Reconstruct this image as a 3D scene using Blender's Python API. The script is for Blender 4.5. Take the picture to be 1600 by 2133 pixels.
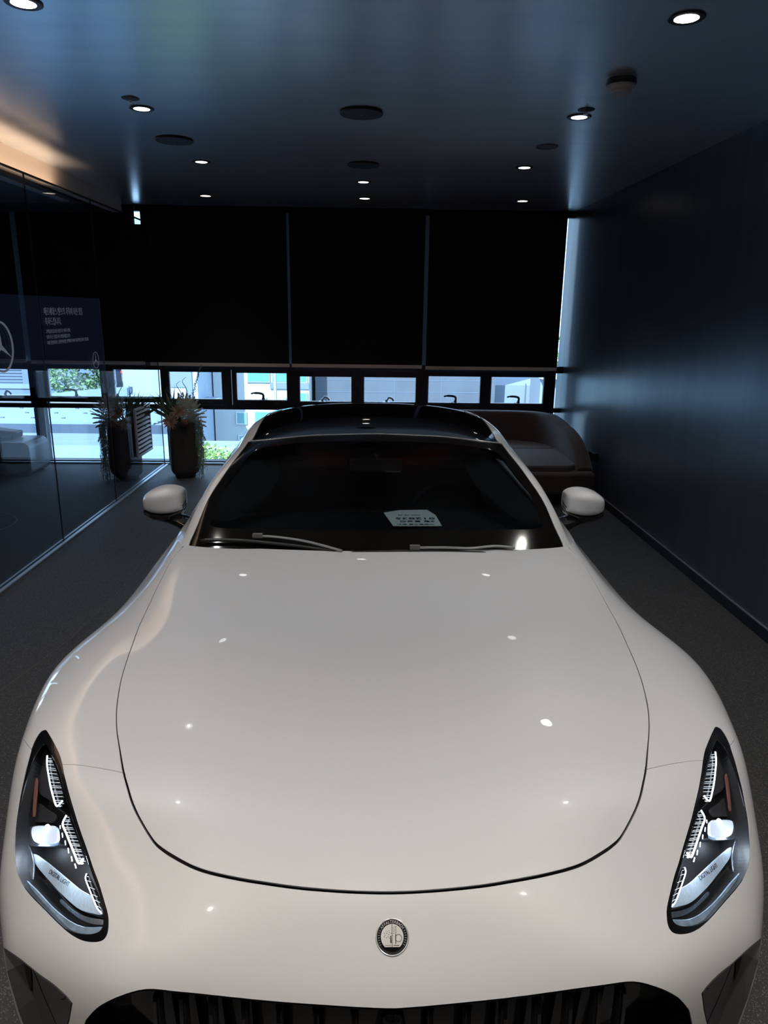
import bpy, bmesh, math, random
import numpy as np
from mathutils import Vector, Matrix
from mathutils.geometry import delaunay_2d_cdt

for o in list(bpy.data.objects):
    bpy.data.objects.remove(o)
scene = bpy.context.scene
COL = scene.collection
PI = math.pi
random.seed(7)

# ------------------------------------------------------------------ camera
EYE = 1.8643
def camera_axes(f=1510.0, vx=768.0, vy=648.0, s=0.013):
    d = np.array([vx - 800.0, 1066.5 - vy, -f]); p2 = d + 1000 * np.array([1, -s, 0.0])
    up = np.cross(p2, d); up /= np.linalg.norm(up)
    if up[1] < 0: up = -up
    d /= np.linalg.norm(d)
    return np.stack([np.cross(d, up), d, up], 1)
cam_data = bpy.data.cameras.new('camera')
cam = bpy.data.objects.new('camera', cam_data); COL.objects.link(cam)
cam_data.sensor_fit = 'VERTICAL'; cam_data.sensor_height = 36.0
cam_data.lens = 1510.0 / 2133.0 * 36.0
cam_data.clip_start = 0.02; cam_data.clip_end = 400
_R = camera_axes()
cam.matrix_world = Matrix.Translation((0, 0, EYE)) @ Matrix(_R.T.tolist()).to_4x4()
scene.camera = cam

# ------------------------------------------------------------------ sky, sun, exposure
SKY_COL, SKY_STR = (0.66, 0.82, 1.0), 4.6
SUN_STR, SUN_COL = 20.0, (1.0, 0.97, 0.92)
LAMP_W = 22.0            # each recessed downlight
KEY_W = 58.0             # the brighter ones over the nose of the car
COVE_W = 14.0            # warm strip over the glass partition
EXPOSURE = 0.0
world = bpy.data.worlds.new('sky'); scene.world = world; world.use_nodes = True
_bg = world.node_tree.nodes['Background']
_bg.inputs[0].default_value = (*SKY_COL, 1); _bg.inputs[1].default_value = SKY_STR
_sun = bpy.data.lights.new('sun', 'SUN'); _sun.energy = SUN_STR; _sun.color = SUN_COL; _sun.angle = 0.01
sun = bpy.data.objects.new('sun', _sun); COL.objects.link(sun)
sun.rotation_euler = (math.radians(48), 0, math.radians(-28))
vs = scene.view_settings
vs.view_transform = 'Standard'; vs.look = 'None'; vs.exposure = EXPOSURE; vs.gamma = 1; vs.use_curve_mapping = False
scene.cycles.max_bounces = 10; scene.cycles.transparent_max_bounces = 24
scene.cycles.sample_clamp_indirect = 4.0
scene.cycles.use_denoising = True

# ------------------------------------------------------------------ materials
def mat(name, base=(0.5, 0.5, 0.5), rough=0.5, metal=0.0, coat=0.0, coat_rough=0.03, spec=0.5, emit=None, estr=0.0,
        noise=0.0, nscale=40.0, bump=0.0, bscale=200.0, sheen=0.0, stretch=None, rvar=0.0):
    m = bpy.data.materials.new(name); m.use_nodes = True
    nt = m.node_tree; b = nt.nodes['Principled BSDF']
    b.inputs['Base Color'].default_value = (*base, 1); b.inputs['Roughness'].default_value = rough
    b.inputs['Metallic'].default_value = metal; b.inputs['Coat Weight'].default_value = coat
    b.inputs['Coat Roughness'].default_value = coat_rough; b.inputs['Specular IOR Level'].default_value = spec
    b.inputs['Sheen Weight'].default_value = sheen
    if emit: b.inputs['Emission Color'].default_value = (*emit, 1); b.inputs['Emission Strength'].default_value = estr
    if noise or bump or rvar:
        tc = nt.nodes.new('ShaderNodeTexCoord'); mp = nt.nodes.new('ShaderNodeMapping')
        nt.links.new(tc.outputs['Object'], mp.inputs[0])
        if stretch: mp.inputs['Scale'].default_value = stretch
    if noise or rvar:
        n = nt.nodes.new('ShaderNodeTexNoise'); n.inputs['Scale'].default_value = nscale; n.inputs['Detail'].default_value = 5
        nt.links.new(mp.outputs[0], n.inputs['Vector'])
    if noise:
        mr = nt.nodes.new('ShaderNodeMapRange'); mr.inputs[1].default_value = 0.3; mr.inputs[2].default_value = 0.7
        mr.inputs[3].default_value = 1 - noise; mr.inputs[4].default_value = 1 + noise
        nt.links.new(n.outputs[0], mr.inputs[0])
        mx = nt.nodes.new('ShaderNodeVectorMath'); mx.operation = 'SCALE'; mx.inputs[0].default_value = base
        nt.links.new(mr.outputs[0], mx.inputs['Scale']); nt.links.new(mx.outputs[0], b.inputs['Base Color'])
    if rvar:
        mr = nt.nodes.new('ShaderNodeMapRange'); mr.inputs[1].default_value = 0.3; mr.inputs[2].default_value = 0.7
        mr.inputs[3].default_value = rough - rvar; mr.inputs[4].default_value = rough + rvar
        nt.links.new(n.outputs[0], mr.inputs[0]); nt.links.new(mr.outputs[0], b.inputs['Roughness'])
    if bump:
        n2 = nt.nodes.new('ShaderNodeTexNoise'); n2.inputs['Scale'].default_value = bscale; n2.inputs['Detail'].default_value = 3
        nt.links.new(mp.outputs[0], n2.inputs['Vector'])
        bp = nt.nodes.new('ShaderNodeBump'); bp.inputs['Strength'].default_value = bump; bp.inputs['Distance'].default_value = 0.01
        nt.links.new(n2.outputs[0], bp.inputs['Height']); nt.links.new(bp.outputs[0], b.inputs['Normal'])
    return m
def glass(name, tint=(1, 1, 1), rough=0.0, ior=1.45, refl=1.0):
    """clear sheet: tinted see-through plus Fresnel mirror"""
    m = bpy.data.materials.new(name); m.use_nodes = True; nt = m.node_tree; nt.nodes.clear()
    out = nt.nodes.new('ShaderNodeOutputMaterial'); tr = nt.nodes.new('ShaderNodeBsdfTransparent'); gl = nt.nodes.new('ShaderNodeBsdfGlossy')
    fr = nt.nodes.new('ShaderNodeFresnel'); mx = nt.nodes.new('ShaderNodeMixShader'); mu = nt.nodes.new('ShaderNodeMath')
    mu.operation = 'MULTIPLY'; mu.inputs[1].default_value = refl; mu.use_clamp = True
    ge = nt.nodes.new('ShaderNodeNewGeometry'); mi = nt.nodes.new('ShaderNodeMix'); mi.inputs[2].default_value = ior; mi.inputs[3].default_value = 1 / ior
    nt.links.new(ge.outputs['Backfacing'], mi.inputs[0]); nt.links.new(mi.outputs[0], fr.inputs[0])
    tr.inputs[0].default_value = (*tint, 1); gl.inputs['Roughness'].default_value = rough
    nt.links.new(fr.outputs[0], mu.inputs[0]); nt.links.new(mu.outputs[0], mx.inputs[0])
    nt.links.new(tr.outputs[0], mx.inputs[1]); nt.links.new(gl.outputs[0], mx.inputs[2]); nt.links.new(mx.outputs[0], out.inputs[0])
    return m
def lamp_mat(name, col, strength):
    return mat(name, (0.8, 0.8, 0.8), 0.5, emit=col, estr=strength)

M_paint = mat('pearl_white_paint', (0.66, 0.665, 0.68), 0.42, 0.0, coat=1.0, coat_rough=0.012, noise=0.03, nscale=900)
M_blk = mat('gloss_black', (0.006, 0.006, 0.007), 0.12, coat=0.6)
M_satin = mat('satin_black', (0.012, 0.012, 0.013), 0.45)
M_void = mat('dark_cavity', (0.004, 0.004, 0.005), 0.8)
M_chrome = mat('chrome', (0.85, 0.86, 0.88), 0.25, 0.75)
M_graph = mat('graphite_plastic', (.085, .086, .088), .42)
M_dchrome = mat('dark_chrome', (0.16, 0.16, 0.17), 0.18, 1.0)
M_wsglass = glass('windscreen_glass', (0.44, 0.48, 0.51), ior=1.5, refl=.6)
M_lens = glass('lamp_lens', (0.97, 0.98, 1.0), ior=1.45)
M_frit = mat('ceramic_border', (0.005, 0.0045, 0.004), 0.09, spec=.22)
M_roof = mat('black_roof_glass', (0.004, 0.004, 0.005), 0.05, coat=1.0, coat_rough=0.02)
M_rub = mat('tyre_rubber', (0.015, 0.015, 0.015), 0.7)
M_leather = mat('black_leather', (0.005, 0.005, 0.006), 0.5)
M_drl = lamp_mat('daylight_strip_light', (0.80, 0.90, 1.0), 3.5)
M_proj = lamp_mat('projector_light', (0.30, 0.50, 0.80), 0.62)
M_hot = lamp_mat('projector_hot_spot', (0.9, 0.95, 1.0), 12.0)
M_silv2 = mat('blue_lit_reflector', (0.34, 0.46, 0.60), 0.35, 0.45, noise=0.25, nscale=60)  # bluish base colour stands in for blue light on the lower reflector
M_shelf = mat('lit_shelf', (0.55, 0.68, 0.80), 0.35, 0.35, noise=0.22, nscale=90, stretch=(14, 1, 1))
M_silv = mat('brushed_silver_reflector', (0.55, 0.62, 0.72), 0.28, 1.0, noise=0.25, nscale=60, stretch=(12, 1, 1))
M_grey = mat('brushed_grey_trim', (0.09, 0.09, 0.10), 0.35, 0.7, noise=0.3, nscale=80, stretch=(10, 1, 1))
M_amber = mat('side_reflector', (0.22, 0.09, 0.07), 0.3)
M_tail = lamp_mat('red_tail_light', (1.0, 0.02, 0.02), 6.0)

M_dl2 = lamp_mat('lit_rib', (.75, .87, 1.0), 0.9)
# ------------------------------------------------------------------ object helpers
def tag(o, label=None, cat=None, group=None, kind=None):
    if label: o['label'] = label
    if cat: o['category'] = cat
    if group: o['group'] = group
    if kind: o['kind'] = kind
    return o
def empty(name, loc=(0, 0, 0), rz=0.0, label=None, cat=None, group=None, kind=None):
    o = bpy.data.objects.new(name, None); COL.objects.link(o); o.location = loc; o.rotation_euler = (0, 0, rz)
    o.empty_display_size = 0.05
    return tag(o, label, cat, group, kind)
def link(name, me, m=None, parent=None, smooth=False, loc=None, rot=None):
    o = bpy.data.objects.new(name, me); COL.objects.link(o)
    if m is not None:
        for k in (m if isinstance(m, (list, tuple)) else [m]): me.materials.append(k)
    if smooth: me.polygons.foreach_set('use_smooth', [True] * len(me.polygons))
    if parent: o.parent = parent
    if loc is not None: o.location = loc
    if rot is not None: o.rotation_euler = rot
    return o
def mesh(name, verts, faces, m=None, parent=None, smooth=False, **k):
    me = bpy.data.meshes.new(name); me.from_pydata([tuple(map(float, v)) for v in verts], [], [tuple(map(int, f)) for f in faces]); me.update()
    return link(name, me, m, parent, smooth, **k)
class MB:
    """collects shapes into one mesh"""
    def __init__(s): s.v = []; s.f = []; s.mi = []
    def add(s, v, f, mi=0):
        n = len(s.v); s.v += [tuple(map(float, p)) for p in v]; s.f += [tuple(int(i) + n for i in q) for q in f]; s.mi += [mi] * len(f); return s
    def box(s, x0, x1, y0, y1, z0, z1, mi=0):
        v = [(x, y, z) for z in (z0, z1) for y in (y0, y1) for x in (x0, x1)]
        return s.add(v, [(0, 2, 3, 1), (4, 5, 7, 6), (0, 1, 5, 4), (2, 6, 7, 3), (0, 4, 6, 2), (1, 3, 7, 5)], mi)
    def lathe(s, prof, n=32, c=(0, 0, 0), mi=0, axis='z'):
        v = []; f = []
        for r, z in prof:
            for k in range(n):
                a = 2 * PI * k / n; p = (r * math.cos(a), r * math.sin(a), z)
                if axis == 'y': p = (p[0], p[2], p[1])
                if axis == 'x': p = (p[2], p[0], p[1])
                v.append((p[0] + c[0], p[1] + c[1], p[2] + c[2]))
        for i in range(len(prof) - 1):
            for k in range(n):
                a, b = i * n + k, i * n + (k + 1) % n
                f.append((a, b, b + n, a + n))
        f.append(tuple(range(n))[::-1]); f.append(tuple(range((len(prof) - 1) * n, len(prof) * n)))
        return s.add(v, f, mi)
    def tube(s, pts, r, n=8, mi=0, flat=1.0, cap=True):
        pts = [Vector(p) for p in pts]; rr = r if isinstance(r, (list, tuple)) else [r] * len(pts)
        v = []; f = []; up = Vector((0, 0, 1)); prev = None
        for i, p in enumerate(pts):
            t = (pts[min(i + 1, len(pts) - 1)] - pts[max(i - 1, 0)]).normalized()
            a = prev - t * prev.dot(t) if prev is not None else (up - t * up.dot(t) if abs(t.z) < 0.95 else Vector((1, 0, 0)) - t * t.x)
            a.normalize(); prev = a; b = t.cross(a)
            for k in range(n):
                an = 2 * PI * k / n; v.append(p + a * (math.cos(an) * rr[i] * flat) + b * (math.sin(an) * rr[i]))
        for i in range(len(pts) - 1):
            for k in range(n):
                q, w = i * n + k, i * n + (k + 1) % n
                f.append((q, w, w + n, q + n))
        if cap: f.append(tuple(range(n))[::-1]); f.append(tuple(range((len(pts) - 1) * n, len(pts) * n)))
        return s.add(v, f, mi)
    def prism(s, poly, z0, z1, mi=0):
        n = len(poly); v = [(x, y, z0) for x, y in poly] + [(x, y, z1) for x, y in poly]
        return s.add(v, [tuple(range(n))[::-1], tuple(range(n, 2 * n))] + [(i, (i + 1) % n, (i + 1) % n + n, i + n) for i in range(n)], mi)
    def build(s, name, m=None, parent=None, smooth=False, bevel=0.0, seg=2, auto=None, **k):
        me = bpy.data.meshes.new(name); me.from_pydata(s.v, [], s.f); me.update()
        bm = bmesh.new(); bm.from_mesh(me)
        bmesh.ops.recalc_face_normals(bm, faces=bm.faces)
        if bevel:
            es = [e for e in bm.edges if len(e.link_faces) == 2 and e.calc_face_angle(0) > 0.5]
            bmesh.ops.bevel(bm, geom=es, offset=bevel, segments=seg, affect='EDGES', profile=0.5)
        if auto is not None:
            for e in bm.edges: e.smooth = not (len(e.link_faces) == 2 and e.calc_face_angle(0) > auto)
            smooth = True
        bm.to_mesh(me); bm.free()
        if any(s.mi) and not bevel: me.polygons.foreach_set('material_index', s.mi)
        return link(name, me, m, parent, smooth, **k)
def spline(pts, n=8, closed=False):
    """Catmull-Rom through points"""
    P = [np.array(p, float) for p in pts]; N = len(P); out = []
    for i in range(N if closed else N - 1):
        p1, p2 = P[i], P[(i + 1) % N]
        p0 = P[i - 1] if (closed or i > 0) else 2 * p1 - p2
        p3 = P[(i + 2) % N] if (closed or i + 2 < N) else 2 * p2 - p1
        for k in range(n):
            t = k / n
            out.append(0.5 * (2 * p1 + (p2 - p0) * t + (2 * p0 - 5 * p1 + 4 * p2 - p3) * t * t + (3 * p1 - p0 - 3 * p2 + p3) * t ** 3))
    if not closed: out.append(P[-1])
    return out
def text_mesh(body, size, width=None, extrude=0.0004, align='LEFT', track=1.0, thin=False):
    cu = bpy.data.curves.new('lettering', 'FONT'); cu.body = body; cu.size = size; cu.extrude = extrude; cu.align_x = align
    cu.resolution_u = 3; cu.offset = -.012 * size if thin else 0; cu.space_character = track
    o = bpy.data.objects.new('lettering', cu); COL.objects.link(o)
    dg = bpy.context.evaluated_depsgraph_get(); me = bpy.data.meshes.new_from_object(o.evaluated_get(dg))
    bpy.data.objects.remove(o); bpy.data.curves.remove(cu)
    if width and len(me.vertices):
        xs = [v.co.x for v in me.vertices]; k = width / max(1e-6, max(xs) - min(xs))
        x0 = min(xs) if align == 'LEFT' else 0
        for v in me.vertices: v.co.x = (v.co.x - x0) * k
    return me

# ---- car surfaces: tensor-product cubic splines through a net of measured points
import numpy as np
def nat_coef(t, P):
    """second derivatives of a natural cubic spline through P at knots t (any trailing shape)"""
    n = len(t); h = np.diff(t)
    A = np.zeros((n, n)); B = np.zeros((n,) + P.shape[1:])
    A[0, 0] = A[-1, -1] = 1
    for i in range(1, n - 1):
        A[i, i-1] = h[i-1]; A[i, i] = 2 * (h[i-1] + h[i]); A[i, i+1] = h[i]
        B[i] = 6 * ((P[i+1] - P[i]) / h[i] - (P[i] - P[i-1]) / h[i-1])
    return np.linalg.solve(A, B.reshape(n, -1)).reshape(P.shape)
def nat_basis(t):
    """matrix turning values into second derivatives"""
    return nat_coef(t, np.eye(len(t)))
def basis_row(t, M, x):
    """rows of weights (len(x), n) so that w @ P = spline(x); also the derivative rows"""
    x = np.atleast_1d(x).astype(float)
    i = np.clip(np.searchsorted(t, x, side='right') - 1, 0, len(t) - 2)
    h = t[i+1] - t[i]; a = (t[i+1] - x) / h; b = 1 - a
    n = len(t); E = np.eye(n)
    w = a[:, None] * E[i] + b[:, None] * E[i+1] + ((a**3 - a)[:, None] * M[i] + (b**3 - b)[:, None] * M[i+1]) * (h**2)[:, None] / 6
    d = (E[i+1] - E[i]) / h[:, None] + ((-(3*a**2 - 1))[:, None] * M[i] + (3*b**2 - 1)[:, None] * M[i+1]) * h[:, None] / 6
    return w, d
class Surf:
    """rows: list of rows of half-points from the centre line outwards; mirrored for symmetry"""
    def __init__(self, rows, uk=None, vk=None):
        R = np.array(rows, float); nv, nu, _ = R.shape
        self.uk = np.array(uk) if uk is not None else np.concatenate([[0], np.cumsum(np.linalg.norm(np.diff(R, axis=1), axis=2).mean(0))])
        self.vk = np.array(vk) if vk is not None else np.concatenate([[0], np.cumsum(np.linalg.norm(np.diff(R, axis=0), axis=2).mean(1))])
        L = R[:, :0:-1].copy(); L[..., 0] *= -1
        self.P = np.concatenate([L, R], 1)
        self.ut = np.concatenate([-self.uk[:0:-1], self.uk])
        self.Mu = nat_basis(self.ut); self.Mv = nat_basis(self.vk)
        self.U = self.uk[-1]; self.V = self.vk[-1]
    def ev(self, u, v):
        wu, du = basis_row(self.ut, self.Mu, u); wv, dv = basis_row(self.vk, self.Mv, v)
        p = np.einsum('kv,ku,vuc->kc', wv, wu, self.P)
        pu = np.einsum('kv,ku,vuc->kc', wv, du, self.P); pv = np.einsum('kv,ku,vuc->kc', dv, wu, self.P)
        n = np.cross(pu, pv); l = np.linalg.norm(n, axis=1, keepdims=True); n /= np.maximum(l, 1e-12)
        return p, n, pu, pv
BODY_ROWS = [
 # lower lip
 [(0,.06,.15),(.25,.07,.15),(.43,.09,.15),(.56,.12,.15),(.66,.16,.15),(.74,.20,.15),(.77,.225,.14),(.77,.24,.12)],
 [(0,.03,.40),(.25,.04,.40),(.43,.065,.40),(.56,.095,.385),(.66,.135,.36),(.77,.20,.34),(.81,.24,.28),(.81,.255,.20)],
 # grille top edge
 [(0,.05,.58),(.25,.065,.583),(.43,.083,.592),(.56,.105,.582),(.66,.145,.565),(.792,.215,.532),(.838,.26,.40),(.838,.275,.22)],
 # badge line / lamp foot
 [(0,.13,.67),(.25,.140,.67),(.43,.160,.668),(.58,.190,.652),(.70,.225,.635),(.822,.270,.585),(.862,.30,.43),(.862,.32,.24)],
 # front edge of the hood
 [(0,.19,.722),(.24,.207,.725),(.42,.245,.728),(.57,.300,.735),(.72,.315,.705),(.858,.345,.632),(.892,.365,.46),(.892,.385,.25)],
 [(0,.30,.785),(.25,.315,.787),(.45,.345,.790),(.61,.400,.795),(.76,.425,.775),(.888,.445,.695),(.920,.46,.52),(.920,.47,.26)],
 [(0,.46,.838),(.25,.47,.838),(.48,.490,.836),(.665,.535,.826),(.82,.540,.806),(.921,.560,.755),(.948,.57,.58),(.948,.58,.28)],
 [(0,.70,.886),(.27,.70,.884),(.52,.705,.875),(.725,.715,.858),(.855,.710,.843),(.953,.710,.790),(.976,.72,.62),(.976,.72,.29)],
 [(0,1.0,.925),(.28,1.0,.923),(.54,1.0,.912),(.765,1.0,.885),(.885,1.0,.868),(.990,1.0,.812),(1.0,1.0,.66),(.995,1.0,.30)],
 [(0,1.3,.950),(.29,1.3,.948),(.56,1.3,.938),(.792,1.3,.905),(.878,1.3,.868),(.957,1.3,.802),(.966,1.3,.62),(.965,1.3,.25)],
 [(0,1.64,.968),(.30,1.64,.967),(.58,1.64,.960),(.798,1.64,.940),(.868,1.64,.885),(.944,1.64,.800),(.952,1.64,.60),(.945,1.64,.24)],
 [(0,2.0,.960),(.30,2.0,.960),(.58,2.0,.958),(.815,2.0,.945),(.872,2.0,.90),(.946,2.0,.805),(.950,2.0,.57),(.935,2.0,.22)],
 [(0,2.6,.960),(.30,2.6,.960),(.58,2.6,.958),(.810,2.6,.950),(.868,2.6,.91),(.940,2.6,.81),(.948,2.6,.56),(.930,2.6,.21)],
 [(0,3.2,.960),(.30,3.2,.960),(.58,3.2,.960),(.80,3.2,.958),(.895,3.2,.925),(.970,3.2,.835),(.980,3.2,.60),(.965,3.2,.23)],
 [(0,3.65,.965),(.30,3.65,.967),(.56,3.65,.968),(.78,3.65,.965),(.905,3.65,.935),(.990,3.65,.85),(.998,3.65,.62),(.985,3.65,.27)],
 [(0,4.15,.985),(.28,4.15,.985),(.52,4.15,.982),(.72,4.15,.972),(.85,4.13,.94),(.955,4.12,.85),(.965,4.12,.60),(.955,4.12,.28)],
 [(0,4.55,.975),(.26,4.55,.973),(.48,4.53,.965),(.66,4.50,.95),(.78,4.46,.91),(.87,4.42,.82),(.88,4.42,.55),(.87,4.42,.26)],
 [(0,4.70,.82),(.24,4.69,.82),(.44,4.67,.81),(.60,4.63,.80),(.71,4.58,.77),(.79,4.52,.70),(.80,4.51,.48),(.80,4.51,.24)],
 [(0,4.66,.40),(.22,4.66,.40),(.40,4.64,.40),(.55,4.60,.40),(.65,4.56,.39),(.72,4.51,.36),(.73,4.50,.28),(.73,4.50,.18)],
]
BODY = Surf(BODY_ROWS)
# glasshouse: columns centre, middle, glass edge, pillar outer edge, side glass, belt
CAB_ROWS = [
 [(0,1.60,.935),(.40,1.615,.935),(.735,1.700,.948),(.775,1.735,.945),(.800,1.75,.935),(.835,1.77,.915)],
 [(0,1.85,1.072),(.38,1.86,1.066),(.722,1.890,1.052),(.762,1.925,1.040),(.792,1.95,1.000),(.850,1.98,.935)],
 [(0,2.12,1.208),(.34,2.115,1.195),(.668,2.110,1.168),(.712,2.150,1.155),(.762,2.19,1.085),(.858,2.24,.940)],
 [(0,2.36,1.300),(.30,2.345,1.293),(.588,2.300,1.262),(.650,2.400,1.235),(.735,2.46,1.140),(.862,2.52,.945)],
 [(0,2.62,1.345),(.28,2.62,1.338),(.565,2.62,1.308),(.640,2.66,1.275),(.722,2.72,1.165),(.862,2.78,.948)],
 [(0,2.95,1.360),(.27,2.95,1.353),(.552,2.95,1.318),(.628,2.96,1.285),(.716,3.02,1.165),(.872,3.08,.952)],
 [(0,3.35,1.335),(.26,3.35,1.328),(.535,3.35,1.292),(.615,3.35,1.260),(.712,3.40,1.140),(.885,3.46,.958)],
 [(0,3.80,1.245),(.25,3.80,1.238),(.510,3.78,1.205),(.595,3.78,1.175),(.705,3.80,1.075),(.880,3.82,.960)],
 [(0,4.22,1.095),(.24,4.22,1.088),(.485,4.20,1.060),(.570,4.19,1.040),(.680,4.18,1.000),(.840,4.16,.960)],
 [(0,4.52,.972),(.23,4.52,.968),(.460,4.50,.955),(.545,4.48,.945),(.640,4.44,.935),(.780,4.38,.930)],
]
CAB = Surf(CAB_ROWS)

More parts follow.
